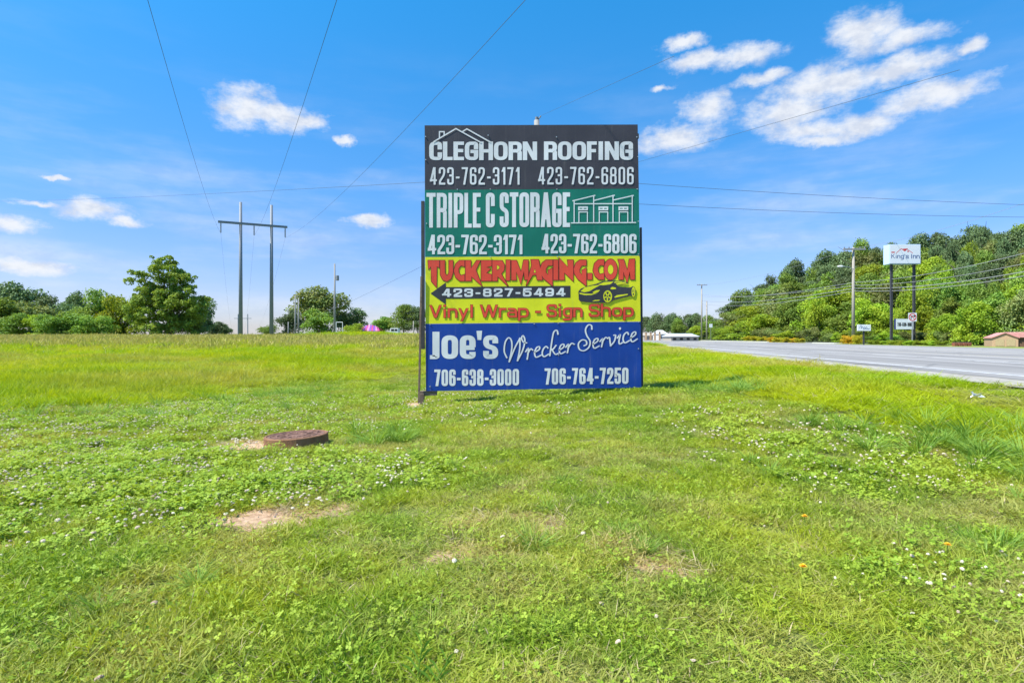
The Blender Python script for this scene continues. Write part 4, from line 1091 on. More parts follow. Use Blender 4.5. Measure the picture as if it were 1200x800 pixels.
# soil heap round the manhole and the sign foot
def mound_soil(name, X_, Y_, rx, ry, hh, label):
    me_v = []; n_, r_ = 28, 7
    mb = MB(); vs = [(0, 0, hh)]
    for j in range(1, r_ + 1):
        for q in range(n_):
            a = 2 * math.pi * q / n_; k_ = j / r_ * (1 + .18 * math.sin(3 * a + 1) + .1 * math.sin(7 * a))
            lx, ly = rx * k_ * math.cos(a), ry * k_ * math.sin(a)
            vs.append((lx, ly, hz(X_ + lx, Y_ + ly) - hz(X_, Y_) + hh * (1 - (j / r_) ** 1.6) - .006 * (j == r_) * 4 + random.uniform(-.004, .004)))
    fs = [(0, 1 + q, 1 + (q + 1) % n_) for q in range(n_)]
    for j in range(r_ - 1):
        for q in range(n_):
            a0 = 1 + j * n_; fs.append((a0 + q, a0 + n_ + q, a0 + n_ + (q + 1) % n_, a0 + (q + 1) % n_))
    mb.add(vs, fs); o = mb.build(name, M['soil'], smooth=True); o.location = (X_, Y_, hz(X_, Y_)); return tag(o, label, kind='structure')
mound_soil('soil_patch', cx - .50, cy - .12, .34, .25, .045, None)
xx_, yy_, _ = ground_at(496, 474); mound_soil('soil_patch', xx_, yy_, .34, .16, .035, None)

# ------------------------------------------------------------------ small single plants
def ground_thing(name, label, cat, px, py, group=None):
    x_, y_, z_ = ground_at(px, py); return thing(name, label, cat, (x_, y_, z_), random.random() * 6, group)
def dandelion(px, py, label):
    t_ = ground_thing('dandelion', label, 'flower', px, py, 'yellow dandelions in the lawn')
    mb = MB(); mb.tube([(0, 0, 0), (.004, 0, .05), (.006, 0, .085)], .002, 5); mb.build('stem', M['coarse'], t_)
    mb = MB()
    for ring, (n_, L_, up) in enumerate(((16, .019, .004), (13, .014, .009), (9, .008, .013))):
        for q in range(n_):
            a = 2 * math.pi * (q + ring * .4) / n_; c_, s2 = math.cos(a), math.sin(a)
            mb.add([(.006 - s2 * .002, c_ * .002, .086), (.006 + s2 * .002, -c_ * .002, .086), (.006 + c_ * L_ + s2 * .003, s2 * L_ - c_ * .003, .086 + up), (.006 + c_ * L_ - s2 * .003, s2 * L_ + c_ * .003, .086 + up)], [(0, 1, 2, 3)])
    mb.build('flower_head', M['flower_yellow'], t_)
dandelion(944, 621, 'yellow dandelion, the farther of two, right of centre in the lawn')
dandelion(940, 685, 'yellow dandelion, the nearer of two, right of centre in the lawn')
dandelion(1109, 657, 'small yellow dandelion among the coarse grass at far right')
mb = MB()      # crumpled litter
for q in range(9):
    a = random.random() * 6.3; p0 = Vector((random.uniform(-.05, .05), random.uniform(-.04, .04), random.uniform(.12, .17)))
    mb.add([p0 + Vector((random.uniform(-.06, .06), random.uniform(-.05, .05), random.uniform(-.03, .03))) for _ in range(4)], [(0, 1, 2, 3)])
x_, y_, z_ = ground_at(1144, 477)
o = mb.build('litter', M['white_paint']); o.location = (x_, y_, z_); tag(o, 'scrap of crumpled white litter lying in the long grass by the road', 'litter')
def stalk_weed(px, py, h_, label, lean):
    t_ = ground_thing('weed', label, 'weed', px, py, 'pale weeds at the bottom of the lawn'); t_.rotation_euler = (0, 0, 0)
    mb = MB(); pts = [(lean * h_ * (q / 5) ** 1.5, 0, h_ * q / 5) for q in range(6)]
    mb.tube(pts, [.0035, .003, .003, .0025, .002, .0012], 6); mb.build('stem', M['coarse'], t_)
    for q in range(7):
        b0 = Vector(pts[min(5, 1 + q * 4 // 6)]); s_ = 1 if q % 2 else -1; L_ = .07 - .006 * q; u_ = .05
        mb = MB(); w_ = .005
        a1 = b0 + Vector((s_ * L_ * .5, .01, u_ * .7)); a2 = b0 + Vector((s_ * L_, .015, u_))
        mb.add([b0 + Vector((0, 0, -w_)), b0 + Vector((0, 0, w_)), a1 + Vector((0, 0, w_ * 1.3)), a1 - Vector((0, 0, w_ * 1.3)), a2], [(0, 3, 2, 1), (3, 4, 2)])
        mb.build('leaf', M['coarse'], t_)
stalk_weed(489, 806, .15, 'tall pale upright weed stalk at the bottom edge, left one', .12)
stalk_weed(508, 812, .10, 'short pale forked weed at the bottom edge, right one', .5)

# ------------------------------------------------------------------ trees
def crown_mesh(name, blobs, nleaf, size, rng, mat_=None):
    Ps, Ns, Ss = [], [], []
    for (bx, by, bz, br) in blobs:
        n = max(8, int(nleaf * (br / .28) ** 2)); d = rng.normal(0, 1, (n, 3)); d /= np.linalg.norm(d, axis=1)[:, None]
        d[:, 2] = np.where((d[:, 2] < -.15) & (rng.random(n) < .65), -d[:, 2], d[:, 2])
        r_ = br * (.50 + .58 * rng.random(n) ** .6); r_ *= 1 + .22 * np.sin(d[:, 0] * 7 + bx * 9) * np.cos(d[:, 1] * 6 + by * 5)
        Ps.append(np.array([bx, by, bz]) + d * r_[:, None] * np.array([1, 1, .78])); Ns.append(d); Ss.append(np.full(n, size))
    Pp, Nn, Sz = np.concatenate(Ps), np.concatenate(Ns), np.concatenate(Ss); n = len(Pp)
    nn = Nn * .55 + rng.normal(0, .55, (n, 3)) + np.array([0, 0, .45]); nn /= np.linalg.norm(nn, axis=1)[:, None]
    a = np.cross(nn, rng.normal(0, 1, (n, 3))); a /= np.linalg.norm(a, axis=1)[:, None]; b_ = np.cross(nn, a)
    s1 = (Sz * (.6 + .8 * rng.random(n)))[:, None]; s2 = s1 * (.45 + .35 * rng.random(n))[:, None]
    if nleaf > 50:
        Pp[:, 2] *= .97 / np.percentile(Pp[:, 2], 99.7); Pp[:, :2] *= .50 / np.percentile(np.abs(Pp[:, 0]), 98.5)
    v = np.concatenate([Pp - a * s1, Pp - b_ * s2 + nn * s1 * .15, Pp + a * s1, Pp + b_ * s2 + nn * s1 * .15]); i = np.arange(n)
    me = np_mesh(name, v, [np.stack([i, i + n, i + 2 * n, i + 3 * n], -1)], np.tile(rng.random(n), 4))
    me.materials.append(mat_ or M['leaf_mid']); return me
def trunk_mesh(h_=1.0, r_=.03, seed=0, limbs=6):
    rd = random.Random(seed); mb = MB(); pts = [(rd.uniform(-.02, .02) * q, rd.uniform(-.02, .02) * q, h_ * q / 5) for q in range(6)]
    mb.tube(pts, [r_ * (1.25 - .2 * q) if q else r_ * 1.5 for q in range(6)], 8)
    for q in range(limbs):
        b0 = Vector(pts[1 + q % 4]); a = q * 2.4 + rd.random(); L_ = .28 + .12 * rd.random()
        mb.tube([b0, b0 + Vector((math.cos(a) * L_ * .5, math.sin(a) * L_ * .5, .12)), b0 + Vector((math.cos(a) * L_, math.sin(a) * L_, .26))], [r_ * .45, r_ * .3, r_ * .1], 5)
    me = bpy.data.meshes.new('trunk'); me.from_pydata(mb.v, [], mb.f); me.materials.append(M['bark']); me.update(); return me
rng = np.random.default_rng(77)
def blobs_round(n, zc=.55, rz=.42, rxy=.46, br=(.16, .27)):
    o = []
    for q in range(n):
        d = rng.normal(0, 1, 3); d /= np.linalg.norm(d); r_ = rng.random() ** .45
        o.append((d[0] * rxy * r_, d[1] * rxy * r_, zc + d[2] * rz * r_, rng.uniform(*br)))
    grp = [0]; todo = [0]                                   # keep one connected mass, no stray clumps
    while todo:
        c_ = todo.pop()
        for q in range(len(o)):
            if q not in grp and math.dist(o[q][:3], o[c_][:3]) < .165: grp.append(q); todo.append(q)
    if len(grp) < len(o) * .6: return blobs_round(n, zc, rz, rxy, br)
    o = [o[q] for q in grp]
    return o
def blobs_pine(n):
    o = []
    for q in range(n):
        z_ = rng.uniform(.30, 1.0); w_ = .34 * (1 - ((z_ - .35) / .72)) + .07 if z_ > .35 else .3
        a = rng.random() * 6.28; r_ = w_ * rng.random() ** .5
        o.append((r_ * math.cos(a), r_ * math.sin(a), z_, rng.uniform(.09, .15)))
    return o
BROAD = [crown_mesh('crown', blobs_round(60, .56, .42, .46, (.11, .20)), 560, .023, rng) for _ in range(5)]
BUSHY = [crown_mesh('crown', blobs_round(60, .47, .43, .50, (.11, .20)) + [(rng.uniform(-.45, .45), rng.uniform(-.45, .45), .12, .16) for _ in range(8)], 500, .0225, rng) for _ in range(4)]
PINE = [crown_mesh('crown', blobs_pine(60), 700, .019, rng) for _ in range(4)]
TRK = [trunk_mesh(.75, .022, q) for q in range(3)]
TRKP = [trunk_mesh(.93, .018, q + 9, 4) for q in range(2)]
KIND = {'broad': (BROAD, TRK), 'bushy': (BUSHY, TRK), 'pine': (PINE, TRKP)}
def tree(name, kind, x_, y_, top, wid, leafm, label, cat='tree', group=None, base=None):
    z_ = hz(x_, y_) if base is None else base
    H_ = max(.6, top - z_)
    t_ = thing(name, label, cat, (x_, y_, z_ - .1), random.random() * 6.28, group)
    cr_, tk_ = KIND[kind]
    me_ = random.choice(cr_); c = bpy.data.objects.new('crown', me_); C.objects.link(c); c.parent = t_
    k_ = 1.08 if kind != 'pine' else 1.0
    c.scale = (wid, wid * random.uniform(.9, 1.1), H_ * 1.0); c.material_slots[0].link = 'OBJECT'; c.material_slots[0].material = leafm
    tk = bpy.data.objects.new('trunk', random.choice(tk_)); C.objects.link(tk); tk.parent = t_; tk.scale = (H_ * .9, H_ * .9, H_)
    return t_
def tree_px(name, kind, px, pytop, d, wpx, leafm, label, **kw):
    x_, zt = XZ(px, pytop, d); return tree(name, kind, x_, d, zt, wpx / F * d, leafm, label, **kw)

# wooded hillside on the right, row behind row
SKX = np.array([820, 832, 850, 865, 880, 905, 930, 960, 985, 1000, 1040, 1080, 1130, 1170, 1215, 1300, 1400]); SKY_ = np.array([388, 372, 352, 336, 333, 324, 310, 300, 288, 284, 283, 277, 269, 264, 262, 262, 266])
LOX = np.array([820, 850, 900, 950, 1000, 1060, 1100, 1150, 1200, 1400]); LOY = np.array([388, 378, 358, 352, 356, 350, 352, 345, 338, 338])
cnt = 0
tone = {'leaf_pine': 'dark green', 'leaf_mid': 'mid green', 'leaf_bright': 'bright green', 'leaf_olive': 'olive green'}
def zone(px):
    for lim, s_ in ((880, 'at the low left end of the hill'), (960, 'above the low hedge'), (1025, 'behind the pale utility pole'), (1095, 'behind the motel sign'), (1150, 'above the planters')):
        if px < lim: return s_
    return 'above the small shed'
hill_trees = []
for k_, (trow, mix, step) in enumerate([(43, (0, .4, .42, .18), 30), (49, (.0, .35, .40, .25), 27), (56, (.15, .35, .3, .2), 24), (64, (.35, .35, .2, .1), 22), (78, (.6, .3, .05, .05), 20), (96, (.8, .18, .0, .02), 18)]):
    f_ = k_ / 5; px = 836 - 0 * k_
    while px < 1290:
        u_ = (px - 600) / F; d = trow / (u_ * TX - TY) if u_ * TX - TY > .05 else 1e9
        jt = random.uniform(-.06, .06); d *= (1 + jt)
        sky_y = np.interp(px, SKX, SKY_); lo_y = np.interp(px, LOX, LOY)
        pyt = lo_y + (sky_y - lo_y) * f_ ** .85 + random.uniform(-6, 8)
        if d < 300:
            kd = random.choices(['leaf_pine', 'leaf_mid', 'leaf_bright', 'leaf_olive'], mix)[0]
            shape = 'pine' if kd == 'leaf_pine' and random.random() < .75 else ('bushy' if k_ < 2 else 'broad')
            wpx = (48 if k_ < 2 else 40 if k_ < 4 else 36) * (1 if shape != 'pine' else .8) * random.uniform(.7, 1.25)
            nm = {'pine': 'pine_tree', 'bushy': 'broadleaf_tree', 'broad': 'broadleaf_tree'}[shape]
            row_ = ('in front', 'second row', 'midslope', 'midslope', 'upper slope', 'on the skyline')[k_]
            hill_trees.append((px, tree_px(nm, shape, px, pyt, d, wpx, M[kd], '%s %s %s, %s' % (tone[kd], 'pine' if shape == 'pine' else 'tree', row_, zone(px)), group='trees of the wooded hillside')))
            cnt += 1
        px += step * random.uniform(.75, 1.2)
ORD = ['first', 'second', 'third', 'fourth', 'fifth', 'sixth', 'seventh', 'eighth', 'ninth', 'tenth', 'eleventh', 'twelfth', 'thirteenth']
def number_labels(lst):
    by = {}
    for p_, o_ in lst: by.setdefault(o_['label'], []).append((p_, o_))
    for lab_, l_ in by.items():
        if len(l_) > 1:
            for n_, (p_, o_) in enumerate(sorted(l_, key=lambda v: v[0])): o_['label'] = lab_ + ', ' + ORD[n_] + ' from left'
number_labels(hill_trees)
# bright shrubs in front of the wood, right side
for (px, pyt, wpx, mm, lab) in [(1105, 366, 34, 'leaf_bright', 'round bright yellow green shrub standing right of the sign posts'), (1140, 352, 44, 'leaf_bright', 'large bright green shrub left of the small shed'),
                                (1128, 385, 22, 'leaf_bright', 'low bright green bush just above the red brown planters'), (1185, 350, 50, 'leaf_bright', 'tall bright green leafy shrub rising behind the small shed'), (1078, 330, 34, 'leaf_bright', 'tall bright yellow green tree right beside the motel sign'),
                                (1210, 330, 50, 'leaf_bright', 'bright green tree at the right edge above the shed'),
                                (984, 388, 16, 'leaf_bright', 'small green shrub left of the orange shrub at the utility pole')]:
    u_ = (px - 600) / F; d = (44 if px in (1078, 1210, 1185) else 38.5) / (u_ * TX - TY)
    tree_px('shrub', 'bushy', px, pyt, d, wpx * 1.05, M[mm], lab, cat='shrub')
foot = []
px = 838
while px < 1165:
    u_ = (px - 600) / F; d = random.uniform(37.5, 40) / (u_ * TX - TY)
    foot.append((px, tree_px('shrub', 'bushy', px, 386 + random.uniform(-5, 4) + (px - 838) * .006, d, random.uniform(20, 30), M[random.choice(['leaf_mid', 'leaf_olive', 'leaf_mid', 'leaf_bright'])], 'leafy bush at wood foot, ' + zone(px), cat='bush', group='bushes along the foot of the wood')))
    px += random.uniform(11, 17)
number_labels(foot)
# hedge and flower shrubs along the far verge
def verge_shrub(px, pyt, wpx, leafm, lab, grp, trow=31.0):
    u_ = (px - 600) / F; d = trow / (u_ * TX - TY)
    tree_px('shrub', 'bushy', px, pyt, d, wpx, leafm, lab, cat='shrub', group=grp, base=RZ)
for i, px in enumerate((875, 884, 893, 903, 912, 921, 930, 937)):
    verge_shrub(px, 392.6 + .35 * i, 12, M['leaf_orange'] if i in (3, 6) else M['leaf_yellow'], ('orange tinged' if i in (3, 6) else 'yellow green') + ' shrub in the low hedge behind the white kerb, ' + ('left end', 'second from left', 'third from left', 'fourth from left', 'fourth from right', 'third from right', 'second from right', 'right end')[i], 'shrubs of the low roadside hedge', 30.8)
verge_shrub(996, 391.5, 16, M['leaf_orange'], 'orange flowering shrub at the foot of the pale utility pole', None)
verge_shrub(1006, 391, 12, M['leaf_yellow'], 'yellow green shrub just right of the utility pole foot', None)
for i, px in enumerate(range(1022, 1110, 9)):
    verge_shrub(px, 397.2 + .3 * math.sin(i) + i * .25, 13, M['leaf_bright'], ORD[i] + ' from left of the low hedge shrubs below the motel signs', 'shrubs of the hedge below the motel signs', 30.9)

# left-hand tree line and far trees
LT = [('pine_tree', 'broad', 20, 334, 190, 48, 'leaf_pine', 'large dark rounded pine on the skyline at the far left'), ('pine_tree', 'broad', 90, 344, 190, 30, 'leaf_pine', 'small dark domed pine on the skyline between two gaps'),
      ('pine_tree', 'broad', 62, 350, 190, 30, 'leaf_pine', 'low dark pine left of the small domed pine'), ('broadleaf_tree', 'bushy', 8, 352, 110, 50, 'leaf_mid', 'mid green tree at the very left edge of the photo'),
      ('broadleaf_tree', 'bushy', 40, 356, 115, 44, 'leaf_olive', 'olive tree in the left tree line under the large pine'), ('broadleaf_tree', 'bushy', 72, 358, 118, 46, 'leaf_pine', 'dark green tree in the left tree line below the domed pine'),
      ('broadleaf_tree', 'bushy', 122, 342, 98, 46, 'leaf_mid', 'rounded green tree immediately left of the tallest field tree'), ('broadleaf_tree', 'bushy', 148, 348, 96, 40, 'leaf_bright', 'lighter green tree tucked against the tallest field tree'),
      ('broadleaf_tree', 'bushy', 98, 362, 95, 40, 'leaf_mid', 'low green tree in front of the domed pine'), ('shrub', 'bushy', 20, 370, 90, 40, 'leaf_mid', 'low bush at the field edge in the left corner of the tree line'),
      ('shrub', 'bushy', 50, 372, 90, 32, 'leaf_bright', 'low yellowish bush in the middle of the left tree line'), ('shrub', 'bushy', 72, 370, 88, 44, 'leaf_mid', 'spreading low bush right of the yellowish bush'), ('shrub', 'bushy', 108, 372, 88, 40, 'leaf_mid', 'low bush at the field edge below the rounded green tree'),
      ('shrub', 'bushy', 225, 374, 88, 28, 'leaf_olive', 'small pale bush at the right foot of the tallest field tree'),
      ('broadleaf_tree', 'broad', 232, 350, 110, 34, 'leaf_pine', 'thin dark tree peeping out right of the tallest field tree'),
      ('broadleaf_tree', 'bushy', 250, 376, 150, 30, 'leaf_pine', 'low dark distant tree left of the tall twin pole structure'), ('broadleaf_tree', 'bushy', 264, 379, 160, 22, 'leaf_pine', 'lowest dark distant tree touching the twin pole structure'),
      ('broadleaf_tree', 'bushy', 314, 380, 150, 22, 'leaf_mid', 'low distant tree between the legs of the twin pole structure'),
      ('broadleaf_tree', 'bushy', 338, 362, 120, 30, 'leaf_pine', 'dark conical tree left of the pair of thin poles'), ('pine_tree', 'broad', 377, 335, 130, 52, 'leaf_olive', 'large domed pine standing behind the thin transformer pole'),
      ('shrub', 'bushy', 372, 360, 105, 42, 'leaf_mid', 'bright rounded bush in front of the large domed pine'), ('broadleaf_tree', 'bushy', 408, 360, 135, 36, 'leaf_pine', 'dark spreading tree right of the transformer pole'),
      ('shrub', 'bushy', 415, 378, 115, 22, 'leaf_bright', 'small light green bush on the mound left of the pink tent'),
      ('broadleaf_tree', 'broad', 449, 370, 140, 24, 'leaf_mid', 'small round tree just behind the pink tent'), ('pine_tree', 'pine', 474, 355, 125, 30, 'leaf_mid', 'sparse tall pine close to the left side of the billboard'), ('pine_tree', 'pine', 490, 358, 125, 26, 'leaf_pine', 'second sparse pine partly hidden by the billboard edge')]
for (nm, kd, px, pt, d, w_, lm, lab) in LT: tree_px(nm, kd, px, pt - (4 if px < 160 else 0), d, w_ * 1.15, M[lm], lab, cat='tree' if nm != 'shrub' else 'bush', group='trees beyond the field')
for i in range(11):
    px = 757 + i * 8.2; mm = 'leaf_mid' if i in (5, 9) else 'leaf_pine'
    tree_px('pine_tree', 'broad' if i % 3 else 'pine', px, (370, 366, 367, 369, 366, 372, 367, 366, 368, 368, 372)[i], 260 - i * 4, 18, M[mm], ORD[i] + ' pine from the billboard in the distant row beyond the road', group='distant pines beyond the road', base=RZ)
tree_px('broadleaf_tree', 'bushy', 794, 377, 210, 20, M['leaf_mid'], 'small pale rounded tree behind the white roofed building', group='distant pines beyond the road', base=RZ)
tree_px('broadleaf_tree', 'bushy', 816, 381, 175, 18, M['leaf_bright'], 'small light green bush left of the two thin poles by the road', cat='bush', base=RZ)

# tallest field tree, built limb by limb
BD = 86.0
bx_, bz_ = XZ(200, 391, BD)
bg0 = hz(bx_, BD)
big = thing('broadleaf_tree', 'tallest green tree at the left field edge with gaps in its crown', 'tree', (bx_, BD, bg0))
rngb = np.random.default_rng(3)
bl = []
for (px, py, r_) in [(186, 312, 9), (178, 322, 9), (198, 308, 8), (205, 320, 10), (165, 322, 6), (160, 327, 4), (190, 330, 9), (212, 330, 9), (220, 328, 6), (178, 340, 8), (160, 341, 5), (152, 344, 4), (196, 343, 10), (212, 345, 10), (226, 342, 6),
                     (186, 355, 10), (204, 358, 11), (220, 358, 9), (232, 352, 5), (172, 358, 9), (162, 368, 10), (180, 372, 12), (200, 374, 13), (218, 374, 11), (230, 368, 7), (155, 379, 10), (170, 384, 10), (190, 386, 11), (212, 385, 11), (228, 383, 8), (236, 358, 4), (184, 305, 5), (228, 336, 4)]:
    X_, Z_ = XZ(px, py, BD); s_ = BD / F
    for q in range(4): bl.append((X_ - bx_ + rngb.normal(0, r_ * .42) * s_, float(np.clip(rngb.normal(0, 1.3), -2, 2)), Z_ - bg0 + rngb.normal(0, r_ * .42) * s_, r_ * s_ * rngb.uniform(.42, .68)))
for (ex, ey, erx, ery, en) in ((196, 367, 38, 23, 60), (192, 332, 30, 24, 34), (186, 350, 24, 14, 14), (232, 360, 9, 12, 6)):
    for q in range(en):
        a_ = rngb.random() * 6.283; r_ = rngb.random() ** .5
        X_, Z_ = XZ(ex + erx * r_ * math.cos(a_), ey + ery * r_ * math.sin(a_), BD)
        bl.append((X_ - bx_, float(np.clip(rngb.normal(0, 1.6), -2.2, 2.2)), Z_ - bg0, rngb.uniform(.5, .95)))
me_ = crown_mesh('crown', bl, 38, .135, rngb, M['leaf_mid'])
M['leaf_big'] = leaf_mat('field_tree_leaves', (.13, .225, .030), (.29, .41, .07), (.33, .41, .07), .5, .3, .6)
me_.materials[0] = M['leaf_big']
c = bpy.data.objects.new('crown', me_); C.objects.link(c); c.parent = big
mb = MB(); mb.tube([(0, 0, -.3), (.1, 0, 2), (-.1, .1, 4), (.1, 0, 6.5), (-.3, 0, 9.5)], [.35, .28, .22, .15, .05], 10)
for (ex, ez, sz) in ((-3.5, 7.5, 3), (3, 7.8, 3.5), (-5, 6.2, 3.2), (2.8, 5, 2), (-2, 10, 5.5), (1.5, 10, 6), (4, 6, 3)):
    mb.tube([(0, 0, sz), (ex * .5, .2, (sz + ez) / 2 + .4), (ex, .1, ez)], [.15, .09, .03], 6)
mb.build('trunk', M['bark'], big)

# ------------------------------------------------------------------ poles, wires
def cable(name, pts, rad, label, sag=None, grp=None, n=40, parent=None, m_=None):
    """cable hanging between support points; sag in metres per span"""
    mb = MB(); o = []
    for i in range(len(pts) - 1):
        a, b_ = Vector(pts[i]), Vector(pts[i + 1]); sg = sag[i] if isinstance(sag, (list, tuple)) else sag
        for q in range(n + (i == len(pts) - 2)):
            u = q / n; p = a.lerp(b_, u); p.z -= 4 * sg * u * (1 - u); o.append(p)
    mb.tube(o, rad, 5); ob = mb.build(name, m_ or M['wire'], parent, smooth=True); return tag(ob, label, 'cable', grp)
# twin-pole transmission structure
dirL = Vector((.485, -1, 0)).normalized(); crossd = Vector((1, .485, 0)).normalized()
h0 = Vector((-(600 - 282) / F * 81, 81, 0)); base_z = hz(h0.x, 81)
hf = thing('transmission_structure', 'tall wooden twin pole transmission structure with crossarm, nearest one beyond the field', 'power pole', (h0.x, 81, base_z))
d2 = 4.05; p2 = h0 + crossd * d2
zt = CAMZ + (HY - 237) / F * 81
for (q, rr_) in ((h0, .22), (p2, .22)):
    mb = MB(); mb.tube([(q.x - h0.x, q.y - h0.y, -.6), (q.x - h0.x, q.y - h0.y, zt - base_z)], [.30, .19], 12); mb.build('pole', M['pole_grey'], hf, smooth=True)
ca = CAMZ + (HY - 260.5) / F * 80
aL = h0 - crossd * 2.75; aR = h0 + crossd * 6.3
zc_ = ca - base_z
mb = MB(); mb.bar((aL.x - h0.x, aL.y - h0.y - .25, zc_), (aR.x - h0.x, aR.y - h0.y - .25, zc_), .26, .30); mb.build('crossarm', M['pole_grey'], hf)
ends = []
for e in (-2.4, 1.85, 6.0):
    q = h0 + crossd * e; mb = MB()
    zz0 = zc_ - .15
    prof = []
    for j in range(14): prof += [(q.x - h0.x, q.y - h0.y - .25, zz0 - j * .11)]
    mb.tube([prof[0], prof[-1]], .03, 6)
    for j in range(1, 13): mb.tube([(prof[j][0], prof[j][1], prof[j][2] + .02), (prof[j][0], prof[j][1], prof[j][2] - .02)], .11, 8)
    mb.build('insulator', M['insul'], hf); ends.append(Vector((q.x, q.y - .25, base_z + zz0 - 1.45)))
# next structures of the same line, far beyond
far0 = None
fx, fz = XZ(279, 370, 330)
hf2 = thing('transmission_structure', 'tiny distant twin pole transmission structure seen between the nearer legs', 'power pole', (fx, 330, hz(fx, 330)), 0)
for q in (0, 5.6):
    mb = MB(); mb.tube([(q, 0, 0), (q, 0, fz - hz(fx, 330) + 1)], [.28, .22], 8); mb.build('pole', M['pole_grey'], hf2)
mb = MB(); mb.bar((-2.2, -.25, fz - hz(fx, 330) - 1.5), (7.8, -.25, fz - hz(fx, 330) - 1.5), .25, .3); mb.build('crossarm', M['pole_grey'], hf2)
for i, (e, lab) in enumerate(zip(ends, ('left overhead transmission wire sweeping down to the twin poles', 'middle overhead transmission wire sweeping down to the twin poles', 'right overhead transmission wire passing high to the left of the billboard'))):
    b_ = e + dirL * 187 + crossd * ((i - 1) * 1.2 + .45); sg = 5.6
    f2 = Vector((fx - 2 + i * 4.6, 330, fz - 2.5))
    cable('power_line', [b_, e, f2], .008, lab, [sg, 9.0], 'transmission wires', 60)
# service pole standing behind the billboard
sx, szt = XZ(629, 139, 22.6)
sp_ = thing('utility_pole', 'utility pole hidden behind the billboard with only its tip showing above the top edge', 'utility pole', (sx, 22.6, hz(sx, 22.6)))
hp = szt - hz(sx, 22.6)
mb = MB(); mb.tube([(0, 0, -.4), (0, 0, hp - .08)], [.16, .11], 12); mb.build('pole', M['pole_wood'], sp_, smooth=True)
mb = MB(); mb.tube([(0, 0, hp - .12), (0, 0, hp + .05)], [.05, .07], 8); mb.tube([(.05, 0, hp - .05), (.16, 0, hp + .10)], .03, 6); mb.build('pole_top_pin', M['insul'], sp_)
S0 = lambda py: (sx, 22.6, CAMZ + (HY - py) / F * 22.6)
def W(px, py, d): x_, z_ = XZ(px, py, d); return (x_, d, z_)
cable('power_line', [W(-60, 236, 90), S0(206), W(1330, 244, 26)], .008, 'thin level cable crossing behind the upper part of the billboard', [.35, .18], 'cables of the pole behind the billboard')
cable('power_line', [S0(232), W(1330, 255, 27)], .008, 'lower thin cable running right from behind the green panel', [.22], 'cables of the pole behind the billboard')
cable('power_line', [S0(224), W(1125, 82, 9)], .0035, 'cable rising to the right from the upper right side of the billboard', [.0], 'cables of the pole behind the billboard')
cable('power_line', [S0(138), W(790, 66, 10)], .0035, 'short cable rising right from the pole tip above the billboard', [.0], 'cables of the pole behind the billboard')
cable('power_line', [S0(242), W(330, 385, 110)], .008, 'thin cable slanting down left of the billboard to the distant poles', [.6], 'cables of the pole behind the billboard')
# thin poles beyond the field
def simple_pole(px, pyt, d, r_, label, m_, grp=None, arm=None, transformer=False):
    x_, zt_ = XZ(px, pyt, d); z0_ = hz(x_, d); t_ = thing('utility_pole', label, 'utility pole', (x_, d, z0_), 0, grp)
    mb = MB(); mb.tube([(0, 0, -.4), (0, 0, zt_ - z0_)], [r_ * 1.25, r_ * .8], 10); mb.build('pole', m_, t_, smooth=True)
    if transformer:
        mb = MB(); hh = zt_ - z0_ - 2.6; mb.tube([(r_ + .28, 0, hh), (r_ + .28, 0, hh + .05), (r_ + .28, 0, hh + .75), (r_ + .28, 0, hh + .8)], [.20, .25, .25, .18], 12); mb.bar((0, 0, hh + .4), (r_ + .2, 0, hh + .4), .08); mb.build('transformer', M['insul'], t_)
    if arm:
        mb = MB(); mb.bar((-arm, -r_ - .06, zt_ - z0_ - .35), (arm, -r_ - .06, zt_ - z0_ - .35), .12, .14); mb.build('crossarm', M['pole_wood'], t_)
        for q in (-arm * .9, -arm * .45, arm * .45, arm * .9):
            mb = MB(); mb.tube([(q, -r_ - .06, zt_ - z0_ - .28), (q, -r_ - .06, zt_ - z0_ - .12)], [.05, .07], 8); mb.build('insulator', M['insul'], t_)
    return t_
simple_pole(392.2, 309, 88, .14, 'thin pole with a small transformer in front of the large domed pine', M['pole_wood'], transformer=True)
simple_pole(346, 346, 88, .11, 'left and taller pole of a close pair beyond the field', M['pole_wood'], 'pair of thin poles beyond the field')
simple_pole(349.8, 349, 90, .11, 'right and shorter pole of a close pair beyond the field', M['pole_wood'], 'pair of thin poles beyond the field')
simple_pole(337.8, 377, 85, .08, 'short stub pole in front of the dark conical tree', M['pole_wood'])
simple_pole(484.5, 376, 90, .08, 'short pale pole close to the left side of the billboard', M['pole_pale'])
# white rail by the mound
x_, zt_ = XZ(394, 377.5, 90); x2_, _ = XZ(401.5, 377.5, 90); gz = hz(x_, 90)
rl = thing('goal_frame', 'small white rail frame on the mound beside the transformer pole', 'frame', (x_, 90, gz))
for q in (0, x2_ - x_): mb = MB(); mb.tube([(q, 0, 0), (q, 0, zt_ - gz)], .05, 8); mb.build('upright', M['white_paint'], rl)
mb = MB(); mb.tube([(0, 0, zt_ - gz), (x2_ - x_, 0, zt_ - gz)], .05, 8); mb.build('top_rail', M['white_paint'], rl)
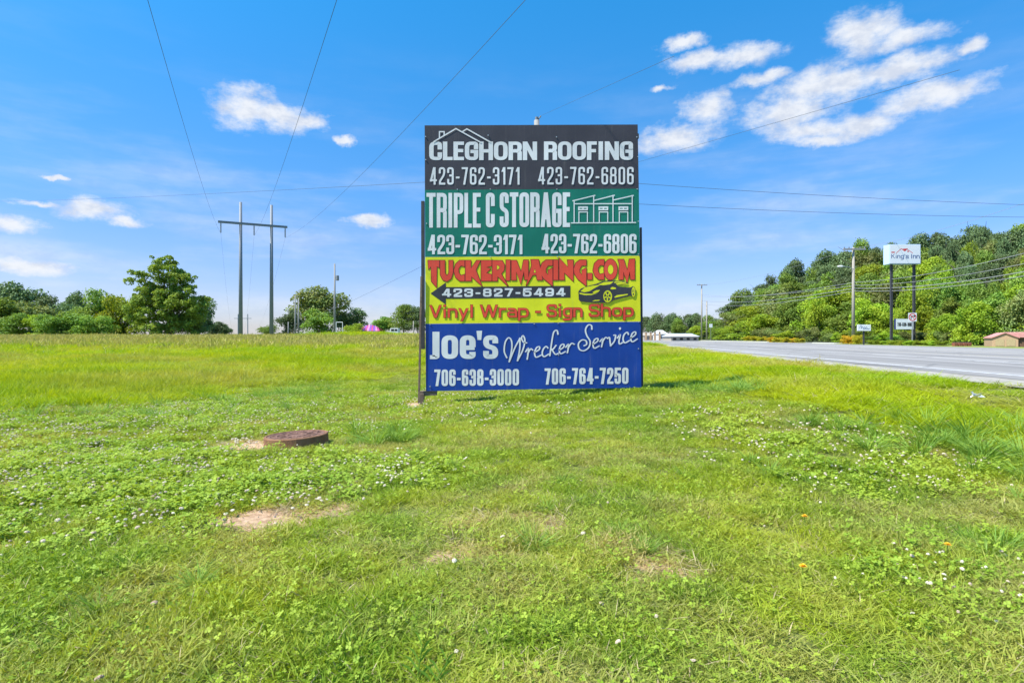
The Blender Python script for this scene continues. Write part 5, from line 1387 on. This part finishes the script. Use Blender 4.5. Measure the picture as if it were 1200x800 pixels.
# striped tent
TD = 118
x0_, z0_ = XZ(423, 388.5, TD); x1_, _ = XZ(448.5, 388, TD); gz = hz((x0_ + x1_) / 2, TD)
tent = thing('tent', 'pink and purple striped tent roof showing above the rise of the field', 'tent', ((x0_ + x1_) / 2, TD, gz))
wd = (x1_ - x0_) / 2; eave = CAMZ + (HY - 387.6) / F * TD - gz; peak = CAMZ + (HY - 380.6) / F * TD - gz
cols = [mat('pink_canvas', (.40, .05, .17), .7), mat('purple_canvas', (.20, .06, .36), .7), mat('pale_pink_canvas', (.60, .20, .34), .7)]
nseg = 10
for q in range(nseg):
    a0, a1 = -1 + 2 * q / nseg, -1 + 2 * (q + 1) / nseg
    def ridge(a): return (a * wd * .72 - .3, 0, peak - .25 * abs(a) ** 2 * (peak - eave) * 1.8)
    mb = MB(); mb.add([(a0 * wd, -2.6, eave), (a1 * wd, -2.6, eave), ridge(a1), ridge(a0), (a0 * wd, 2.6, eave), (a1 * wd, 2.6, eave), (a0 * wd, -2.6, eave - .35), (a1 * wd, -2.6, eave - .35)], [(0, 1, 2, 3), (3, 2, 5, 4), (6, 7, 1, 0)])
    mb.build('canvas_strip', cols[(0, 0, 1, 0, 2, 1, 0, 1, 2, 0)[q]], tent)
for q in (-1, -.33, .33, 1):
    for yy_ in (-2.5, 2.5): mb = MB(); mb.tube([(q * wd * .97, yy_, -.1), (q * wd * .97, yy_, eave)], .04, 6); mb.build('tent_pole', M['white_paint'], tent)
# small white van beside the tent
x0_, _ = XZ(461, 388, 116); gz = hz(x0_, 116); ztop = CAMZ + (HY - 384.6) / F * 116 - gz
van = thing('van', 'small white van with dark windows parked beyond the field right of the tent', 'van', (x0_, 116, gz))
mb = MB(); pr = [(-1.1, .35), (-1.1, 1.0), (-.75, 1.15), (-.45, ztop), (1.15, ztop), (1.2, .35)]
vs = [(p[0], s2, p[1]) for s2 in (-.85, .85) for p in pr]; n_ = len(pr)
mb.add(vs, [tuple(range(n_)), tuple(range(2 * n_ - 1, n_ - 1, -1))] + [(q, n_ + q, n_ + (q + 1) % n_, (q + 1) % n_) for q in range(n_)]); mb.build('body', M['white_paint'], van, bevel=.05)
mb = MB(); mb.box((.0, -.87, ztop - .35), (.6, .03, .4)); mb.build('window', M['black'], van)
mb = MB(); mb.box((.7, -.87, ztop - .35), (.5, .03, .4)); mb.build('window', M['black'], van)
for q in (-.7, .8):
    for s2 in (-.8, .8): mb = MB(); mb.tube([(q, s2 - .1, .33), (q, s2 + .1, .33)], .33, 14); mb.build('wheel', M['black'], van)

# roadside pole line on the right
def lean_cross(px, pyb, pyt, d, r_, label, m_, armpx, armdir=(1, 0)):
    x_, zt_ = XZ(px, pyt, d); t_ = thing('utility_pole', label, 'utility pole', (x_, d, RZ - .1)); H_ = zt_ - RZ + .1
    mb = MB(); mb.tube([(0, 0, 0), (0, 0, H_)], [r_ * 1.2, r_ * .8], 14); mb.build('pole', m_, t_, smooth=True)
    if armpx:
        a_ = armpx / F * d; mb = MB(); dx, dy = armdir
        mb.bar((-a_ * dx, -r_ - .07 - a_ * dy, H_ - .25), (a_ * dx, -r_ - .07 + a_ * dy, H_ - .25), .17, .19); mb.build('crossarm', M['pole_wood'], t_)
        for q in (-.92, -.5, .5, .92):
            mb = MB(); mb.tube([(q * a_ * dx, -r_ - .07 + q * a_ * dy, H_ - .18), (q * a_ * dx, -r_ - .07 + q * a_ * dy, H_ + .02)], [.05, .08], 8); mb.build('insulator', M['insul'], t_)
    return t_, H_, x_
pA, HA, xA = lean_cross(1000, 401, 290, 70, .17, 'pale utility pole with crossarm and street lamp left of the motel sign', M['pole_pale'], 13)
zl = CAMZ + (HY - 313) / F * 70 - RZ + .1
mb = MB(); mb.tube([(0, -.1, zl - .25), (-.7, -.2, zl), (-1.5, -.3, zl + .05)], .035, 8); mb.build('lamp_arm', M['alu'], pA)
mb = MB(); mb.tube([(-1.4, -.3, zl + .05), (-1.6, -.31, zl + .06), (-2.0, -.33, zl + .05), (-2.15, -.34, zl + .04)], [.06, .13, .12, .04], 10); mb.build('lamp_head', M['white_paint'], pA)
pB, HB, xB = lean_cross(822.3, 397.5, 333, 160, .2, 'taller wooden pole with short crossarm of the far roadside pair', M['pole_pale'], 6)
pC, HC, xC = lean_cross(828.2, 397.5, 353, 158, .2, 'shorter bare wooden pole of the far roadside pair', M['pole_pale'], 0)
# lines: far pole -> near pole -> off to the right along the road
Cx, Cz = XZ(1290, 250, 42)
for i, (pa, pb, pc, sg, rd_) in enumerate([(345, 334.5, 288, .9, .026), (352, 338, 300, 1.0, .036), (347, 331, 272, .9, .028), (356, 341, 306, 1.1, .030), (334, 291, 205, .9, .016)]):
    cable('power_line', [(xB, 160, XZ(0, pa, 160)[1]), (xA, 70 - .2, XZ(0, pb, 70)[1]), (Cx, 42, XZ(0, pc, 42)[1])], rd_, ('roadside cable at the middle height of the pale utility pole, second from top', 'thick roadside bundle cable crossing in front of the hillside', 'roadside cable just above the thick bundle', 'lowest roadside cable passing behind the motel sign posts', 'topmost thin roadside wire at the crossarm of the pale pole')[i], [sg, .7], 'roadside cables', m_=M['wire_pale'])

# ------------------------------------------------------------------ motel sign and small signs
def place_flat(d, x0, z0):   # photo px -> local point on a face turned to the road
    return lambda px, py, off: (XZ(px, py, d)[0] - x0, -off, XZ(px, py, d)[1] - z0)
MD = 63.0
xL, zT = XZ(1042, 286.3, MD); xR, zB = XZ(1079, 309.2, MD)
ms = thing('motel_sign', 'tall white and pale blue cabinet sign on two dark posts before the wood', 'sign', (xL, MD, RZ))
mb = MB(); mb.box(((xR - xL) / 2, .5, (zT + zB) / 2 - RZ), (xR - xL, 1.0, zT - zB)); mb.build('cabinet', M['sign_blue_side'], ms, bevel=.02)
mb = MB(); mb.box(((xR - xL) / 2, -.012, (zT + zB) / 2 - RZ), (xR - xL - .12, .02, zT - zB - .12)); face = mb.build('face_panel', M['sign_white'], ms)
k = Ink(); pf = place_flat(MD, xL, RZ)
u_ = lambda pts: [(1020 + p[0] / 15.0, 275 + p[1] / 15.0) for p in pts]
k.text("King's", *[1020 + v / 15 for v in (365, 670)], 275 + 340 / 15, 275 + 418 / 15, .42, .33, .5)
k.text('Inn', 1020 + 705 / 15, 1020 + 862 / 15, 275 + 340 / 15, 275 + 418 / 15, .42, .33, .5)
k.build('lettering', [M['blue_print']], face, pf, .024, .0006)
k = Ink()
k.stroke(u_([(455, 322), (540, 245), (600, 290), (640, 255), (738, 322)]), .32, .32)
k.poly(u_([(555, 250), (660, 243), (612, 288)])); k.poly(u_([(362, 300), (432, 300), (420, 320), (370, 320)])); k.poly(u_([(645, 285), (670, 285), (670, 305), (645, 305)]))
k.build('emblem', [M['red']], face, pf, .024, .0006)
for px in (1044.5, 1071):
    x_, _ = XZ(px, 0, MD + .5); mb = MB(); mb.box((x_ - xL, .5, (zB - RZ) / 2 - .1), (.22, .22, zB - RZ + .15)); mb.build('post', M['post_dark'], ms)
x0_, z1_ = XZ(1048, 373.5, MD - .1); x1_, z0_ = XZ(1068.5, 386, MD - .1)
sb = thing('sub_sign', 'white rectangular phone number sign fixed low between the motel sign posts', 'sign', (x0_, MD - .3, z0_))
mb = MB(); mb.box(((x1_ - x0_) / 2, .1, (z1_ - z0_) / 2), (x1_ - x0_, .30, z1_ - z0_)); mb.build('cabinet', M['navy'], sb)
mb = MB(); mb.box(((x1_ - x0_) / 2, -.062, (z1_ - z0_) / 2), (x1_ - x0_ - .04, .02, z1_ - z0_ - .04)); fc = mb.build('face_panel', M['sign_white'], sb)
k = Ink(); k.text('706-638-1060', 1049.6, 1067.0, 378.0, 382.3, .3, .35, .28); k.build('lettering', [M['black']], fc, place_flat(MD - .1, x0_, z0_), .075, .0006)
x0_, z1_ = XZ(1004.5, 380.3, 60); x1_, z0_ = XZ(1020.3, 387.6, 60)
s3 = thing('small_sign', 'small white board sign with blue script right of the pale utility pole', 'sign', (x0_, 60, RZ))
mb = MB(); mb.box(((x1_ - x0_) / 2, 0, (z0_ + z1_) / 2 - RZ), (x1_ - x0_, .08, z1_ - z0_)); fc = mb.build('board', M['sign_white'], s3, bevel=.01)
mb = MB(); mb.box(((x1_ - x0_) / 2 + .03, .09, (z0_ - RZ) / 2), (.14, .10, z0_ - RZ + .3)); mb.build('post', M['post_dark'], s3)
k = Ink(); pf = place_flat(60, x0_, RZ)
k.stroke(catmull([(1007, 384.3), (1008, 381.8), (1009.5, 382), (1009, 384.6), (1010.5, 383), (1011.5, 384.4), (1012.6, 383), (1013.8, 384.4), (1015, 383), (1016, 384.4)]), .22, .22)
k.stroke(catmull([(1011, 385.8), (1014, 385), (1017, 385.4), (1018.6, 384.9)]), .3, .26); k.build('lettering', [M['blue_print']], fc, pf, .046, .0006)
# turn prohibition sign
TDp = 54
x0_, zc0 = XZ(1069.3, 371.5, TDp)
s4 = thing('traffic_sign', 'white square traffic sign with red ring and slash on a thin post by the road', 'traffic sign', (x0_, TDp, RZ))
mb = MB(); r_ = 5.0 / F * TDp; mb.box((0, 0, zc0 - RZ), (r_ * 2, .01, r_ * 2)); fc = mb.build('plate', M['sign_white'], s4, bevel=.003)
mb = MB(); mb.box((0, .03, (zc0 - RZ) / 2), (.06, .05, zc0 - RZ + r_ * 1.6)); mb.build('post', M['alu'], s4)
k = Ink(); pf = place_flat(TDp, x0_, RZ)
k.stroke([(1069.3 - 1.7, 373.6), (1069.3 - 1.7, 370.4), (1071.2, 370.4)], .5, .5, mi=1); k.poly([(1071, 368.8), (1073, 370.4), (1071, 372)], 1)
k.stroke(ell(1069.3, 371.5, 4.0, 4.0, 28), .5, .5, True); k.stroke([(1066.6, 368.8), (1072, 374.2)], .45, .45, cap=False)
k.build('symbol', [M['red'], M['black']], fc, pf, .007, .0006)
# small sign by the pole pair
x0_, z0_ = XZ(833, 381.5, 150)
s5 = thing('traffic_sign', 'tiny distant white square road sign right of the roadside pole pair', 'traffic sign', (x0_, 150, RZ))
mb = MB(); mb.box((0, 0, z0_ - RZ), (.85, .03, .95)); mb.build('plate', M['sign_white'], s5)
mb = MB(); mb.box((0, .05, (z0_ - RZ) / 2), (.08, .06, z0_ - RZ)); mb.build('post', M['alu'], s5)

# ------------------------------------------------------------------ shed and planters
SDp = 47.5
x0_, _ = XZ(1162.5, 406, SDp); x1_, _ = XZ(1186.5, 406, SDp); wS = (x1_ - x0_) * .98
_, ze = XZ(0, 394.4, SDp); _, zp = XZ(0, 389.3, SDp)
M['shed'] = mat('tan_boards', (.50, .33, .19), .85, var=.2, scale=3, stretch=(10, 10, 1)); M['shed_roof'] = mat('pink_red_roofing', (.56, .26, .23), .7, var=.15, scale=3)
M['shed_side'] = mat('brown_boards', (.15, .085, .05), .85, var=.25, scale=3, stretch=(10, 10, 1)); M['shed_door'] = mat('tan_door', (.44, .34, .18), .8)
shd = thing('shed', 'small brown shed with a pinkish red roof at the right edge of the road', 'shed', (x0_, SDp, RZ - .02), R(-30))
he, hp_ = ze - RZ, zp - RZ; LD = 3.0
mb = MB(); mb.add([(0, 0, 0), (wS, 0, 0), (wS, 0, he), (wS / 2, 0, hp_ - .05), (0, 0, he), (0, LD, 0), (wS, LD, 0), (wS, LD, he), (wS / 2, LD, hp_ - .05), (0, LD, he)],
                  [(0, 1, 2, 3, 4), (9, 8, 7, 6, 5), (0, 4, 9, 5), (1, 6, 7, 2)]); mb.build('wall', M['shed'], shd)
# wing running right
mb = MB(); WR = 3.2; mb.box((wS + WR / 2, .9, he / 2 - .03), (WR, 1.5, he - .06)); mb.build('wing', M['shed_side'], shd)
mb = MB(); mb.add([(wS * .55, -.06, hp_ - .02), (wS + WR, .1, hp_ + .0), (wS + WR, .05, he - .02), (wS + .02, -.06, he - .04), (wS * .55, 1.0, hp_ + .03), (wS + WR, 1.0, hp_ + .06)], [(3, 2, 1, 0), (0, 1, 5, 4)]); mb.build('roof', M['shed_roof'], shd)
mb = MB()
for s2 in (-1, 1):
    a0 = (wS / 2, hp_); a1 = (wS / 2 + s2 * (wS / 2 + .08), he - .06)
    mb.add([(a0[0], -.10, a0[1]), (a1[0], -.10, a1[1]), (a1[0], LD, a1[1]), (a0[0], LD, a0[1]), (a0[0], -.10, a0[1] - .05), (a1[0], -.10, a1[1] - .05), (a1[0], LD, a1[1] - .05), (a0[0], LD, a0[1] - .05)], [(0, 1, 2, 3), (4, 7, 6, 5), (0, 4, 5, 1), (1, 5, 6, 2)])
mb.build('roof', M['shed_roof'], shd)
for q in (.30, .72):
    mb = MB(); w_ = wS * .17; vs = [(wS * q - w_, -.02, .05), (wS * q + w_, -.02, .05), (wS * q + w_, -.02, he * .72), (wS * q + w_ * .5, -.02, he * .82), (wS * q - w_ * .5, -.02, he * .82), (wS * q - w_, -.02, he * .72)]
    mb.add(vs, [tuple(range(6))]); mb.build('door', M['shed_door'], shd)
M['planter'] = mat('red_brown_clay', (.28, .10, .06), .85, var=.3); M['planter_dark'] = mat('dark_soil', (.05, .03, .025), .9)
for i, (px, lab) in enumerate(((1119, 'red brown planter trough by the road, first from the left'), (1124.5, 'red brown planter trough by the road, second from the left'), (1130, 'red brown planter trough by the road, third from the left'), (1135, 'red brown planter trough by the road, nearest the shed'))):
    x_, _ = XZ(px, 403, 49); t_ = thing('planter', lab, 'planter', (x_, 49, RZ), 0, 'planters by the road')
    mb = MB(); mb.box((0, 0, .13), (.27, .30, .30), taper=1.2); mb.build('trough', M['planter'], t_, bevel=.02)
    mb = MB(); mb.box((0, 0, .31), (.29, .30, .10), taper=.6); mb.build('soil_fill', M['planter_dark'], t_)

# ------------------------------------------------------------------ low buildings far down the road
M['metal_roof'] = mat('white_metal_roof', (.62, .66, .72), .4, .2, scale=1, stretch=(6, 6, 1)); M['wall_tan'] = mat('tan_wall', (.36, .32, .26), .85); M['wall_white'] = mat('pale_wall', (.55, .54, .52), .8)
def low_building(px0, px1, pyt, pye, d, roofm, wallm, label, nwin):
    xa, zt_ = XZ(px0, pyt, d); xb, ze_ = XZ(px1, pye, d); z0_ = RZ - .3; w_ = xb - xa
    t_ = thing('building', label, 'building', ((xa + xb) / 2, d, z0_)); h_ = ze_ - z0_; p_ = zt_ - z0_
    mb = MB(); mb.box((0, 4, h_ / 2), (w_ - .6, 8, h_)); mb.build('wall', wallm, t_)
    mb = MB(); mb.add([(-w_ / 2, -.4, h_ - .05), (w_ / 2, -.4, h_ - .05), (w_ / 2 - .8, 4, p_), (-w_ / 2 + .8, 4, p_), (-w_ / 2, 8.4, h_ - .05), (w_ / 2, 8.4, h_ - .05)], [(0, 1, 2, 3), (3, 2, 5, 4), (0, 3, 4), (1, 5, 2), (0, 4, 5, 1)]); mb.build('roof', roofm, t_)
    for q in range(nwin):
        mb = MB(); xx_ = -w_ / 2 + w_ * (q + .7) / (nwin + .4); mb.box((xx_, -.02, h_ * .55), (w_ / nwin * .4, .05, h_ * .35)); mb.build('window', M['black'], t_)
low_building(785, 820, 390.6, 394.0, 140, M['metal_roof'], M['wall_tan'], 'low building with a long white metal roof beside the two roadside poles', 4)
low_building(771, 783, 386.5, 391.0, 190, M['wall_white'], M['wall_white'], 'small pale building left of the white roofed building', 2)
low_building(754, 770, 389.5, 393, 200, M['wall_tan'], M['wall_tan'], 'tan low building at the far end of the road next to the billboard', 3)
for i, px in enumerate((757, 762.5, 767.5, 773)):
    x_, z_ = XZ(px, 389, 170); t_ = thing('gate_post', ('first', 'second', 'third', 'fourth')[i] + ' of the short reddish posts from the billboard at the far end of the road', 'post', (x_, 170, RZ), 0, 'posts at the far end of the road')
    mb = MB(); mb.box((0, 0, (z_ - RZ) / 2), (.5, .4, z_ - RZ)); mb.build('shaft', M['shed'], t_)
    mb = MB(); mb.box((0, 0, z_ - RZ + .08), (.7, .6, .16)); mb.build('cap', M['concrete'], t_)
print('trees on hill', cnt)
